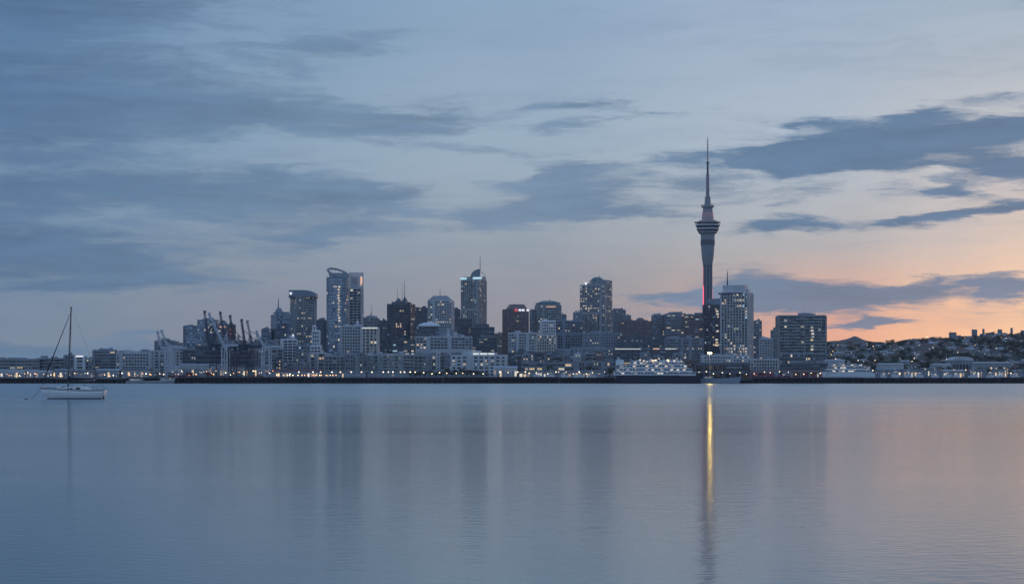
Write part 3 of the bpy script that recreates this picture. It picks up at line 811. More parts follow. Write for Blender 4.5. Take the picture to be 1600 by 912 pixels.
x = b('apartment_block', 'pale gridded block in front of the ring crowned tower', 530, 566, 510, 2010, 'grid', 'pale', yaw=6, lit=.02, blinds=.2)
x.block('roof_room', 553, 561, 505, 510, dep=.4); x.block('roof_room', 556, 559, 500, 505, W['white'], dep=.2)
x = b('office_block', 'cream block with tall white pilasters and a lit cornice', 565, 591, 513, 1960, 'fins', 'cream', yaw=-6, lit=.03, over=dict(bay=3.6, pier=1.3))
x.panel('lit_cornice', 566, 590, 511.8, 513, PALEB)
x = b('office_tower', 'dark tower with shallow domed roof behind the pilastered cream block', 567, 590, 497, 2200, 'grid', 'mid', yaw=0, k=1, lit=.03, poly=OCT)
x.dome('domed_roof', 579, 10, 492, 497, W['mid']); x.mast(578.5, 487, 492, .5); x.mast(580, 476, 492, .4, 'mast')
x = b('office_block', 'narrow dark block between domed tower and twin peaked dark tower', 588, 604, 502, 2230, 'punch', 'dark', yaw=0, lit=.12)
x.panel('roof_light', 588.5, 591.5, 497.5, 501, SIGNW, out=-3)

# --- dark twin peaked tower and the group round the cyan crowned tower
x = b('office_tower', 'dark square tower with two small peaked roofs and thin antennas', 604, 648, 476, 2300, 'curtain', 'dark', 'deep', yaw=-16, k=.8, lit=.07, blinds=.16)
x.block('roof_room', 611, 638, 471, 476, W['dark'], dep=.6); x.hip('peaked_roof', 617, 627, 465, 471.5, W['dark'], .15, .4); x.hip('peaked_roof', 627, 636.5, 463, 472, W['dark'], .1, .4)
x.mast(620, 448, 466, .3); x.mast(631, 437, 464, .45); x.mast(627.5, 440, 470, .25)
x = b('office_block', 'low lit floors at the foot of the twin peaked dark tower', 612, 648, 532, 2080, 'ribbon', 'dark', yaw=0, k=.4, lit=.2)
x = b('office_block', 'flat topped dark block between twin peaked tower and hip roofed tower', 647, 671, 482, 2420, 'punch', 'dark', yaw=0, lit=.02)
x = b('office_tower', 'pale grey tower with low hipped roof and many lit windows', 668, 709, 470, 2380, 'grid', 'pale', yaw=-8, k=.8, lit=.10, blinds=.3)
x.hip('hipped_roof', 669, 707, 461.5, 469.8, W['grey'], .55); x.mast(687, 449, 462, .45)
x = b('office_block', 'small rounded dark block right behind the hip roofed tower', 707, 719, 484, 2450, 'punch', 'dark', yaw=0, lit=.02, k=1, poly=OCT)
x.dome('cap', 712, 5, 480, 484, W['dark'])
x = b('office_tower', 'tall tower with cyan lit crown band and quarter round fin roof', 720, 760, 438, 2600, 'grid', 'grey', 'glass', yaw=-32, k=.75, lit=.05, blinds=.35, over=dict(bay=3.3))
x.block('crown', 724, 759, 432, 438, W['mid'], dep=.8)
x.panel('cyan_light_band', 724.5, 734.5, 433.3, 436.2, SIGNC, out=-1); x.panel('cyan_light_band', 744.5, 758.5, 433, 436.2, SIGNC, out=-1)
mb = MB(); pts = [(x.lx(735), x.lz(433))] + [(x.lx(750 - 15 * math.cos(t * math.pi / 16)), x.lz(433 - 13 * math.sin(t * math.pi / 16))) for t in range(9)] + [(x.lx(750), x.lz(433))]
n = len(pts)
mb.add([(a, -9, c) for a, c in pts] + [(a, 9, c) for a, c in pts], [tuple(range(n)), tuple(range(2 * n - 1, n - 1, -1))] + [(i, n + i, n + (i + 1) % n, (i + 1) % n) for i in range(n)])
mb.build('quarter_round_fin', W['blue'], x.e)
mb = MB()
for t in range(8):
    a0, a1 = t * math.pi / 16, (t + 1) * math.pi / 16
    P = lambda q: (x.lx(750 + 7.5 * math.sin(q)), 0, x.lz(433 - 9 * math.cos(q)))
    mb.tube(P(a0), P(a1), .4, .4, 5)
mb.build('curved_brace', STEEL, x.e); x.mast(750, 397, 421, .55)
x = b('office_block', 'dark stepped block at the foot of the cyan crowned tower', 732, 772, 512, 2350, 'ribbon', 'dark', yaw=6, lit=.05)
x.block('upper_storey', 740, 764, 506, 512, dep=.7)
x = b('office_block', 'dark lit block between domed white roof and the cyan crowned tower', 708, 737, 499, 2440, 'ribbon', 'dark', yaw=0, lit=.08)
x = b('office_block', 'dark block carrying a white shallow vaulted roof', 650, 690, 510, 2200, 'punch', 'dark', yaw=0, k=.5, lit=.02, roof=False)
mb = MB(); mb.lathe([(M(18, x.Y) * math.cos(t * math.pi / 14), x.lz(510) + M(7, x.Y) * math.sin(t * math.pi / 14)) for t in range(7)] + [(M(12, x.Y) * .1, x.lz(502.6))], 24, cx=x.lx(670), sy=.7)
mb.build('vaulted_roof', W['white'], x.e, smooth=True)
x = b('hotel', 'big white framed block with a sloping stair of roof terraces', 647, 737, 527, 2080, 'grid', 'pale', yaw=4, k=.4, lit=.07, over=dict(bay=3.8, pier=.7, span=1.0))
for i in range(7):
    x.block('roof_terrace', 684 + i * 1.0, 697 + i * 5.6, 511 + i * 2.3, 527, W['pale'] if i % 2 else W['mid'], dep=.75 - .05 * i)
x.block('attic', 649, 690, 516, 527, W['dark'], sty='ribbon', dep=.6)
x = b('office_block', 'dark block behind the white terrace building', 735, 776, 528, 2150, 'ribbon', 'dark', yaw=0, lit=.05)
x = b('office_block', 'faint pinkish block glimpsed beside the brown signed tower', 771, 787, 522, 2700, 'punch', 'tan', yaw=0, lit=.02)

# --- front row from the container quay to the terrace building
x = b('apartment_block', 'low grey framed apartment row below the ring crowned tower', 506, 573, 557, 1800, 'grid', 'grey', yaw=3, k=.2, lit=.03, over=dict(bay=3.8, pier=.6, span=.9))
for a_, c_, t_ in ((509, 517, 554), (524, 530, 552), (538, 551, 554.6), (560, 566, 551.5)):
    x.block('stair_tower', a_, c_, t_, 584, W['pale'] if a_ % 2 else W['mid'], sty='grid', dep=1.14)
x = b('apartment_block', 'low balconied apartment row below the pilastered cream block', 571, 648, 556, 1812, 'balc', 'grey', yaw=-3, k=.2, lit=.03, over=dict(bay=4.2, pier=.6, span=.9))
for a_, c_, t_ in ((574, 583, 553.5), (590, 597, 551.5), (604, 616, 554), (622, 630, 550.5)):
    x.block('stair_tower', a_, c_, t_, 584, W['pale'] if a_ % 3 else W['mid'], sty='punch', dep=1.12)
x.block('attic', 598, 604, 553, 556, W['grey'], dep=.6); x.block('attic', 615, 640, 552.5, 556, W['pale'], dep=.6)
x = b('apartment_block', 'low grey framed apartment row below the sloping terraces', 646, 708, 556, 1806, 'grid', 'grey', yaw=2, k=.2, lit=.06, over=dict(bay=4.2, pier=.6, span=.8))
for a_, c_, t_ in ((650, 657, 553), (664, 674, 554.5), (681, 687, 551), (694, 702, 554)):
    x.block('stair_tower', a_, c_, t_, 584, W['pale'] if a_ % 2 else W['mid'], sty='punch', dep=1.14)
x = b('hotel', 'white flat roofed waterfront building with lit rooftop terrace', 704, 793, 556, 1780, 'punch', 'pale', yaw=-6, k=.25, lit=.015, blinds=.06, over=dict(bay=5.4, pier=2.0))
x.block('terrace_storey', 722, 777, 551, 556, W['pale'], dep=.7); x.panel('lit_terrace', 740, 749, 551.3, 554.2, PALEB, out=-.6); x.panel('lit_terrace', 751, 762, 551.3, 554.2, PALEB, out=-.6); x.panel('lit_terrace', 764, 773, 551.3, 554.2, PALEB, out=-.6)
x.block('upper_room', 722, 752, 547.5, 551, W['pale'], dep=.4)

# --- middle city
x = b('office_tower', 'brown stone tower with chamfered top and lit red and white sign', 785, 826, 484, 2420, 'punch', 'brick', yaw=16, k=.8, lit=.07, blinds=.25)
x.hip('chamfered_top', 792, 822.5, 475, 484, W['brick'], .62)
x.panel('red_sign', 800, 804.3, 482.3, 486.3, SIGNR, out=1.5)
for a, c in ((806, 810), (811, 815), (818.4, 822)):
    x.panel('white_sign', a, c, 482.8, 485.8, SIGNW, out=1.5)
x = b('office_tower', 'grey tower with layered shallow dome roof and stepped shoulders', 836, 877, 477, 2460, 'grid', 'grey', yaw=10, k=.8, lit=.04, blinds=.3)
x.block('shoulder', 828, 842, 484, 530, sty='grid', dep=.7); x.block('upper_storey', 838, 875, 473.5, 477, dep=.8)
x.hip('layered_roof', 837, 875.5, 469.5, 473.5, GREENR, .45); x.mast(859, 466.5, 471, 1.0, 'finial'); x.panel('lit_band', 851, 866, 478.5, 479.6, WARMB)
x = b('office_block', 'little grey block behind the layered dome tower', 875, 885, 492, 2520, 'punch', 'mid', yaw=0, lit=.0)
x = b('apartment_tower', 'white front block with lit windows below the layered dome tower', 844, 868, 502, 2180, 'grid', 'white', yaw=8, lit=.09, blinds=.2)
x = b('apartment_block', 'pale gridded block below the brown signed tower', 795, 845, 521, 2120, 'grid', 'pale', yaw=-6, k=.5, lit=.04)
x = b('apartment_block', 'cream gridded block below the white front block', 838, 869, 524, 2040, 'fins', 'cream', yaw=4, k=.6, lit=.07)
x = b('office_tower', 'dark blue gridded slab left of the tall domed apartment tower', 868, 912, 502, 2240, 'grid', 'blue', 'deep', yaw=-4, k=.5, lit=.03, blinds=.2)
x.block('parapet_room', 873, 886, 499.5, 502, dep=.4); x.block('parapet_room', 893, 906, 499.5, 502, dep=.4)
x = b('apartment_tower', 'tall grey apartment tower with round domed crown and lit windows', 907, 957, 446, 2480, 'grid', 'grey', yaw=-22, k=.75, lit=.12, blinds=.3, over=dict(bay=3.4, pier=.9, span=1.1))
x.block('right_shoulder', 922, 957, 438.5, 446, sty='punch', dep=.75); x.block('crown_base', 923, 947, 438, 445, W['blue'], dep=.5)
x.dome('crown', 934, 10.5, 431.8, 438.5, GREENR); x.mast(937.5, 428.5, 433, .6, 'finial'); x.panel('roof_light', 919, 922, 440.5, 444, SIGNW, out=-4)
x = b('apartment_tower', 'lower wing beside the tall domed apartment tower', 896, 909, 489, 2440, 'punch', 'mid', yaw=0, lit=.05)
x = b('apartment_block', 'finely gridded podium block below the tall domed apartment tower', 911, 973, 521, 2140, 'punch', 'mid', yaw=0, k=.4, lit=.05, blinds=.45)
x = b('office_block', 'stepped dark block right beside the tall domed apartment tower', 957, 978, 485, 2530, 'punch', 'mid', yaw=0, lit=.04)
x.block('roof_room', 961, 974, 481.5, 485, dep=.5)
x = b('office_block', 'shorter dark block next to the stepped block, small roof tank', 975, 986, 494, 2500, 'punch', 'mid', yaw=0, lit=.02)
x = b('office_block', 'wide brown block with fine square windows and pointed gable', 968, 1021, 503, 2320, 'punch', 'brick', yaw=4, k=.4, lit=.03, blinds=.4)
x.hip('pointed_gable', 990, 1012, 496, 503, W['brick'], .3, .6)
x = b('office_block', 'grey block with glass corner beside the wide brown block', 1019, 1046, 493, 2420, 'grid', 'mid', yaw=8, lit=.05)
x = b('office_block', 'flat roofed block with teal attic near the broadcasting tower', 1042, 1073, 491, 2400, 'ribbon', 'mid', yaw=0, lit=.07)
x.block('attic', 1046, 1067, 487, 491, GREENR, dep=.5)
x = b('office_block', 'dark block with warm red lit windows beside the broadcasting tower foot', 1070, 1101, 493, 2380, 'ribbon', 'brick', yaw=0, lit=.22)
x.block('roof_room', 1086, 1099, 488, 493, W['blue'], dep=.4)
x = b('office_block', 'mid rise dark block below the wide brown block', 972, 1042, 526, 2120, 'punch', 'dark', yaw=0, k=.3, lit=.04, blinds=.3)
x = b('office_block', 'brightly lit stepped block below the red lit block', 1040, 1100, 529, 2060, 'grid', 'mid', yaw=-6, k=.3, lit=.16)
x = b('ferry_terminal', 'low dark block with a long lit upper strip behind the big ferry', 960, 1062, 547, 1960, 'ribbon', 'dark', yaw=0, k=.2, lit=.02)
x.panel('lit_strip', 962, 1002, 544.4, 545.4, PALEB); x.panel('lit_strip', 1021, 1031, 544, 545.4, WARMB); x.panel('lit_strip', 1040, 1057, 544.4, 545.4, PALEB)
x = b('apartment_block', 'low dark gridded block behind the marina lights', 868, 962, 546, 1980, 'punch', 'mid', yaw=0, k=.2, lit=.07, blinds=.4)
x = b('office_block', 'low dark flat block beside the white terrace building', 793, 868, 552, 1960, 'ribbon', 'dark', yaw=0, k=.2, lit=.02)
x = b('shed', 'low waterside shed with pale roof edge left of the marina lights', 815, 905, 567, 1850, 'ribbon', 'mid', yaw=2, k=.2, lit=.08, fh=4, plant=False)
x = b('shed', 'low waterside shed with small lit windows behind the ferry bow', 905, 962, 566, 1860, 'grid', 'mid', yaw=0, k=.3, lit=.12, fh=4, plant=False)

# --- around the broadcasting tower and eastwards
x = b('office_tower', 'dark tower with sloping pale roof standing before the broadcasting tower', 1099, 1131, 477, 2300, 'curtain', 'dark', 'deep', yaw=6, k=.8, lit=.05, blinds=.15)
x.hip('sloping_roof', 1106, 1131, 466, 477, W['blue'], .8, .8)
x.strip('lit_bays', 1121, 480, 545, 5, LIT, .45, 3.5)
x = b('apartment_tower', 'tall pale ribbed tower with boxy roof screen and mast', 1129, 1177, 458, 2080, 'fins', 'pale', 'deep', yaw=-16, k=.6, lit=.10, blinds=.3, over=dict(so=.8, po=1.6, span=.8, pier=.8, bay=3.4))
x.block('roof_screen', 1131, 1170, 445, 457, W['pale'], dep=.7); x.block('corner_room', 1166, 1174, 451, 458, W['pale'], dep=.5); x.mast(1138, 422, 445, .9, 'mast'); x.panel('dark_cornice', 1129, 1166, 457, 459.5, W['dark'], out=1.6)
x.block('glass_podium', 1136, 1178, 543, 556, sty='curtain', dep=1.25, lit=.45)
x.strip('lit_bays', 1157, 470, 545, 4, LIT, .3, 3.3)
x = b('office_tower', 'slim rounded dark tower beside the tall pale ribbed tower', 1178, 1191, 502, 2400, 'ribbon', 'mid', yaw=0, k=1, lit=.08, poly=OCT)
x.dome('cap', 1184, 6, 499.5, 502, W['mid'])
x = b('apartment_block', 'low pale block between slim tower and wide balconied block', 1188, 1208, 530, 2300, 'grid', 'pale', yaw=0, lit=.06)
x = b('apartment_tower', 'small stepped tower just left of the wide balconied block', 1205, 1218, 517, 2350, 'ribbon', 'mid', yaw=0, lit=.12)
x.block('upper_storey', 1209, 1215, 511, 517, dep=.5)
x = b('apartment_tower', 'wide balconied apartment block with roof box standing alone', 1216, 1292, 494, 1960, 'balc', 'grey', 'glass', yaw=8, k=.45, lit=.045, blinds=.25, over=dict(so=1.2, po=1.4, bay=4.4))
x.block('lift_housing', 1249, 1268, 488.5, 494, W['blue'], dep=.4); x.mast(1258.5, 486, 489, .3)
x.strip('lit_bays', 1269.5, 508, 552, 5, LIT, .5, 3.3)
x.block('podium', 1216, 1292, 553, 569, W['mid'], sty='curtain', dep=1.15, lit=.05)
x = b('shed', 'long pale ribbed low building below the tall pale ribbed tower', 1170, 1217, 562, 1880, 'fins', 'pale', yaw=-3, k=.3, lit=.05, plant=False, over=dict(bay=2.6))
x = b('office_block', 'low block of small lit windows behind the tall lamp', 1096, 1172, 556, 1930, 'punch', 'pale', yaw=4, k=.2, lit=.2)
x = b('warehouse', 'long low black shed behind the tall yellow lamp', 1087, 1172, 568.5, 1760, 'blank', 'dark', 'deep', yaw=0, k=.15, lit=0, blinds=0, fh=7, plant=False)
x.panel('pale_panel', 1135, 1160, 573, 575, W['grey'])
x = b('office_block', 'low dark base block below the wide balconied block', 1222, 1294, 569, 1830, 'ribbon', 'dark', yaw=0, k=.2, lit=.03)

# --- small irregular blocks squeezed in along the shore
IR = random.Random(64); px = 796.0
while px < 1096:
    wpx = IR.uniform(8, 19)
    x = b('low_block', 'small low dark city block squeezed in just behind the marina sheds', px, px + wpx, IR.uniform(551, 567), IR.uniform(1885, 1925), IR.choice(('punch', 'grid', 'ribbon', 'balc', 'fins')), IR.choice(('mid', 'dark', 'grey', 'mid', 'brick', 'pale')), yaw=IR.uniform(-9, 9), k=.5, lit=.10, fh=3.1, grp='low blocks behind the marina sheds')
    if IR.random() < .5:
        x.hip('roof_cap', px + 1, px + wpx - 1, x_top - 3.5, x_top, ROOF, .4) if (x_top := HOR - (x.zt - CAM_H) / x.Y * F) else None
    px += wpx + IR.uniform(-1, 9)
px = 386.0
while px < 505:
    wpx = IR.uniform(7, 15)
    x = b('low_block', 'small low grey city block squeezed in behind the shore cranes and maroon shed', px, px + wpx, IR.uniform(550, 568), IR.uniform(1840, 1870), IR.choice(('punch', 'grid', 'ribbon', 'balc')), IR.choice(('mid', 'dark', 'grey', 'pale')), yaw=IR.uniform(-9, 9), k=.5, lit=.08, fh=3.1, grp='low blocks behind the shore cranes')
    px += wpx + IR.uniform(2, 12)

# ------------------------------------------------------------------ broadcasting tower
def sky_tower():
    Y = 2600.0; cx = PX(1105.8, Y); g = gh(cx, Y) - 1
    e = thing('broadcasting_tower', 'very tall concrete broadcasting tower with round observation decks and needle mast', 'tower', (cx, Y, g))
    r = lambda p: M(p, Y)
    z = lambda py: PZ(py, Y) - g
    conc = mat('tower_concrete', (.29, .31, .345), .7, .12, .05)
    def L(name, prof, m, parent=e, seg=32):
        mb = MB(); mb.lathe([(r(a), z(c)) for a, c in prof], seg); return mb.build(name, m, parent, smooth=False)
    sh = L('shaft', [(5.9, 592), (5.9, 412)], W['dark'])  # core darker than the concrete ribs: shade in the gaps put into its colour
    mb = MB()
    for i in range(8):
        a = 2 * math.pi * (i + .5) / 8
        c = Vector((math.cos(a), math.sin(a), 0)); t = Vector((-c.y, c.x, 0))
        p = [c * r(6.0) + t * r(.95), c * r(7.5) + t * r(.75), c * r(7.5) - t * r(.75), c * r(6.0) - t * r(.95)]
        q = [c * r(6.0) + t * r(.95), c * r(9.3) + t * r(.75), c * r(9.3) - t * r(.75), c * r(6.0) - t * r(.95)]
        f = [c * r(6.0) + t * r(1.2), c * r(11.5) + t * r(.9), c * r(11.5) - t * r(.9), c * r(6.0) - t * r(1.2)]
        for (A, za), (B, zb) in (((f, 592), (p, 560)), ((p, 560), (p, 412)), ((p, 412), (q, 402))):
            mb.add([tuple(v + Vector((0, 0, z(za)))) for v in A] + [tuple(v + Vector((0, 0, z(zb)))) for v in B],
                   [(i2, i2 + 4, (i2 + 1) % 4 + 4, (i2 + 1) % 4) for i2 in range(4)] + [(0, 1, 2, 3), (7, 6, 5, 4)])
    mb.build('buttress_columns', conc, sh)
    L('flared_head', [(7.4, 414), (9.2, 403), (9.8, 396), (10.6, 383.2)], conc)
    L('window_band', [(10.5, 383), (10.9, 375)], GL['deep'])
    mb = MB()
    for i in range(40):
        a = 2 * math.pi * i / 40; c = (math.cos(a), math.sin(a)); u = (-c[1], c[0])
        mb.obox((0, 0), u, c, -.25, .25, r(10.2), r(11.1), z(383), z(375))
    mb.build('window_mullions', conc, e)
    L('upper_drum', [(10.8, 374.9), (11.1, 366)], conc)
    L('deck_underside', [(11.3, 366), (14.2, 364.5), (15.6, 361.1)], W['mid'])
    L('lower_deck', [(15.8, 361), (17.0, 358.9)], GL['glass'])
    L('deck_ring', [(17.6, 358.8), (17.8, 356.4)], W['pale'])
    L('main_deck', [(16.6, 356.3), (18.4, 353.2)], GL['glass'])
    L('deck_ring', [(19.2, 353.1), (19.4, 350.6)], W['pale'])
    L('deck_roof', [(16.2, 350.5), (15.6, 348.6)], W['dark'])
    L('outrigger_platform', [(18.8, 348.4), (20.8, 348.2), (20.8, 347.0), (18.8, 346.8)], STEEL)
    mb = MB()
    for i in range(20):
        a = 2 * math.pi * i / 20; c = (math.cos(a), math.sin(a))
        mb.tube((c[0] * r(12), c[1] * r(12), z(349.5)), (c[0] * r(20.3), c[1] * r(20.3), z(347.6)), .45, .3, 5)
        mb.tube((c[0] * r(20.3), c[1] * r(20.3), z(347)), (c[0] * r(20.6), c[1] * r(20.6), z(345.6)), .22, .22, 5)
    mb.build('platform_struts', STEEL, e)
    L('deck_house', [(13.2, 348.2), (12.6, 345)], W['mid'])
    cone = L('upper_cone', [(9.8, 344.9), (9.3, 341), (8.0, 331), (7.2, 324.6)], conc)
    L('balcony_ring', [(9.4, 324.4), (9.8, 323.4), (9.8, 321.4), (9.0, 321)], W['mid'])
    mb = MB()
    for i in range(24):
        a = 2 * math.pi * i / 24; c = (math.cos(a), math.sin(a))
        mb.tube((c[0] * r(9.6), c[1] * r(9.6), z(321.5)), (c[0] * r(9.6), c[1] * r(9.6), z(319.4)), .25, .25, 5)
    mb.build('balcony_posts', STEEL, e)
    L('neck', [(5.4, 320.8), (4.6, 314), (4.1, 309.3)], conc); L('neck_ring', [(4.9, 309.2), (4.9, 308)], W['mid'])
    pinkm = mat('mast_steel_red', (.30, .26, .29), .55, .12, .1)
    L('lower_mast', [(2.9, 307.9), (2.6, 290), (2.45, 272.2)], pinkm, seg=16)
    L('middle_mast', [(1.55, 272), (1.35, 255)], DSTEEL, seg=12)
    L('mast_ring', [(3.0, 254.8), (3.2, 254.3), (3.0, 253.8)], DSTEEL, seg=12)
    L('needle', [(1.15, 253.6), (1.0, 236), (.7, 222), (.25, 212.5)], STEEL, seg=10)
    mb = MB()
    for k in range(6):
        zz = z(250 - k * 6)
        mb.box(-r(1.9), r(1.9), -.25, .25, zz, zz + .5); mb.box(-.25, .25, -r(1.9), r(1.9), zz + .8, zz + 1.3)
    mb.build('dipole_arms', STEEL, e)
    # red lighting up the shaft and on the cone
    mb = MB()
    def strip(a, y0, y1, n, fill):
        c = (math.cos(R(a)), math.sin(R(a))); u = (-c[1], c[0])
        for i in range(n):
            za = z(y1 + (y0 - y1) * i / n); zb = z(y1 + (y0 - y1) * (i + fill) / n)
            mb.obox((0, 0), u, c, -.75, .75, r(7.55), r(7.9), za, zb)
    strip(202.5 + 0, 447, 476, 12, .9); strip(337.5, 450, 476, 8, .22); strip(202.5, 415, 446, 9, .12)
    mb.build('red_light_strips', LRED, e, kind='stuff')
    mb = MB()
    for i in range(12):
        a = 2 * math.pi * (i + .5) / 12; c = (math.cos(a), math.sin(a)); u = (-c[1], c[0])
        for j in range(2):
            zz = z(338.5 - j * 4)
            mb.obox((0, 0), u, c, -r(.9), r(.5 + .4 * j), r(8.6 + .3 - j * .5) , r(9.1 - j * .5), zz, zz + r(1.6))
    pk = mat('pink_light', (.6, .3, .3), .5, 0, emit=(1.0, .30, .34), estr=.2, sample='NONE')
    mb.build('pink_light_panels', pk, e, kind='stuff')
    mb = MB()
    for i in range(16):
        a = 2 * math.pi * i / 16; mb.box(math.cos(a) * r(13.6) - .5, math.cos(a) * r(13.6) + .5, math.sin(a) * r(13.6) - .5, math.sin(a) * r(13.6) + .5, z(345), z(344))
    mb.build('floodlight_housings', W['mid'], e, kind='stuff')
    ld = bpy.data.lights.new('red_floodlight', 'POINT'); ld.energy = 260; ld.color = (1.0, .25, .32); ld.shadow_soft_size = .6
    for px in (-13.0, 13.0):
        lo = bpy.data.objects.new('red_floodlight', ld); col.objects.link(lo); lo.parent = e; lo.location = (r(px * .8), -r(13), z(342))
sky_tower()

# ------------------------------------------------------------------ port cranes
CRW = mat('crane_paint_pale', (.50, .55, .60), .5, .15, .3)
CRD = mat('crane_paint_dark', (.03, .055, .11), .5, .2, .3)
CRG = mat('crane_paint_grey', (.22, .25, .29), .5, .2, .3)
def gantry(label, Y, xl, xr, yport, tip, hinge, m, apex=None, ybase=586, r=.75):
    cx = PX((xl + xr) / 2, Y); g = 4.4
    e = thing('container_crane', label, 'crane', (cx, Y, g))
    X = lambda px: PX(px, Y) - cx
    Z = lambda py: PZ(py, Y) - g
    gauge = 16
    for px in (xl, xr):
        for yy in (0, gauge):
            mb = MB(); mb.tube((X(px), yy, 0), (X(px), yy, Z(yport)), r, r * .85, 8); mb.build('leg', m, e)
    for yy in (0, gauge):
        mb = MB()
        for zz in (1.6, Z(yport) * .42, Z(yport) - .6):
            mb.tube((X(xl), yy, zz), (X(xr), yy, zz), r * .8, r * .8, 6)
        mb.tube((X(xl), yy, Z(yport) * .44), (X(xr), yy, Z(yport) - .8), r * .35, r * .35, 5)
        mb.build('portal_frame', m, e)
    for px in (xl, xr):
        mb = MB()
        mb.tube((X(px), 0, Z(yport) - .7), (X(px), gauge, Z(yport) - .7), r * .8, r * .8, 6)
        mb.tube((X(px), 0, 1.6), (X(px), gauge, 1.6), r * .8, r * .8, 6)
        mb.build('side_frame', m, e)
    hx, hy = hinge
    ap = apex or ((xl + xr) / 2, yport - 16)
    mb = MB()
    for yy in (4, gauge - 4):
        mb.tube((X(xl), yy, Z(yport)), (X(ap[0]), yy, Z(ap[1])), r * .6, r * .4, 6); mb.tube((X(xr), yy, Z(yport)), (X(ap[0]), yy, Z(ap[1])), r * .5, r * .4, 6)
    mb.tube((X(ap[0]), 4, Z(ap[1])), (X(ap[0]), gauge - 4, Z(ap[1])), r * .5, r * .5, 6)
    mb.build('apex_frame', m, e)
    mb = MB()
    mb.box(X(min(hx, xl)) , X(max(xr, hx)) + 9, gauge / 2 - 3.4, gauge / 2 - 2.2, Z(yport) + .2, Z(yport) + 2.4)
    mb.box(X(min(hx, xl)), X(max(xr, hx)) + 9, gauge / 2 + 2.2, gauge / 2 + 3.4, Z(yport) + .2, Z(yport) + 2.4)
    mb.build('main_girder', m, e)
    mb = MB(); p0 = Vector((X(hx), 0, Z(hy))); p1 = Vector((X(tip[0]), 0, Z(tip[1]))); n = 9
    up = Vector((0, 0, 1)); d = (p1 - p0).normalized(); nrm = Vector((-d.z, 0, d.x)) * 1.6
    for yy in (gauge / 2 - 2.6, gauge / 2 + 2.6):
        o = Vector((0, yy, 0))
        mb.tube(p0 + o, p1 + o, r * .62, r * .5, 6); mb.tube(p0 + o + nrm, p1 + o + nrm * .6, r * .34, r * .3, 5)
        for i in range(n):
            a = p0.lerp(p1, i / n); c = p0.lerp(p1, (i + .5) / n); q = p0.lerp(p1, (i + 1) / n)
            mb.tube(a + o, c + o + nrm * .9, r * .2, r * .2, 4); mb.tube(c + o + nrm * .9, q + o, r * .2, r * .2, 4)
    mb.build('boom', m, e)
    mb = MB()
    mb.box(p1.x - .9, p1.x + .9, gauge / 2 - 3.0, gauge / 2 + 3.0, p1.z - .8, p1.z + 1.4); mb.build('boom_head', m, e)
    mb = MB(); mid = p0.lerp(p1, .62)
    for yy in (gauge / 2 - 2.6, gauge / 2 + 2.6):
        mb.tube((X(ap[0]), yy, Z(ap[1])), (mid.x, yy, mid.z), .16, .16, 4); mb.tube((X(ap[0]), yy, Z(ap[1])), (X(max(xr, hx)) + 9, yy, Z(yport) + 2), .16, .16, 4)
    mb.build('stays', DSTEEL, e)
    mb = MB(); mb.box(X(xr) - 2, X(xr) + 5.5, gauge / 2 - 2, gauge / 2 + 2, Z(yport) + 2.6, Z(yport) + 6.2); mb.build('machinery_house', CRG, e)
    mb = MB(); mb.box(X(xl) + 1.2, X(xl) + 3.6, gauge / 2 - 1.2, gauge / 2 + 1.2, Z(yport) - 3, Z(yport) - .4); mb.build('cabin', W['white'], e)
    return e
gantry('pale harbour crane with twin legs, its boom leaning highest over the squat block', 1745, 259, 267.5, 543, (250.5, 517), (261, 541), CRW, (262, 535), r=.6)
gantry('pale harbour crane half hidden behind, its shorter boom raised steeply', 1790, 262, 275, 545, (244.3, 518.5), (249, 540), CRW, (268, 534), r=.55)
gantry('dark container crane whose long pale boom slants across the broad blue tower', 1750, 346.5, 354.5, 541, (325, 490), (349, 540), CRW, (352, 521), r=.7)
gantry('dark container crane with near vertical boom above the black warehouse, outermost of the group', 1785, 328, 338, 541, (318, 487), (325, 540), CRD, (333, 520), r=.6)
gantry('dark container crane with slim boom in front of the round topped tower', 1765, 357, 365.5, 542, (342.5, 488.5), (352, 541), CRD, (362, 522), r=.65)
gantry('dark container crane with thick headed boom before the slim reddish tower', 1800, 366, 374.5, 541, (358, 494), (367, 540), CRD, (371, 523), r=.65)
gantry('dark container crane with boom rising alone against the sky', 1775, 384, 392, 543, (376, 500), (382, 540), CRD, (389, 524), r=.7)
gantry('pale shore crane with curved looking boom beside the lone dark boom', 1810, 396, 404, 543, (385, 502), (394, 540), CRG, (400, 522), r=.55)
gantry('white shore crane with short boom nearest the spired tower', 1750, 409, 420.5, 543, (399.5, 518), (413, 542), CRW, (415, 533), r=.65)

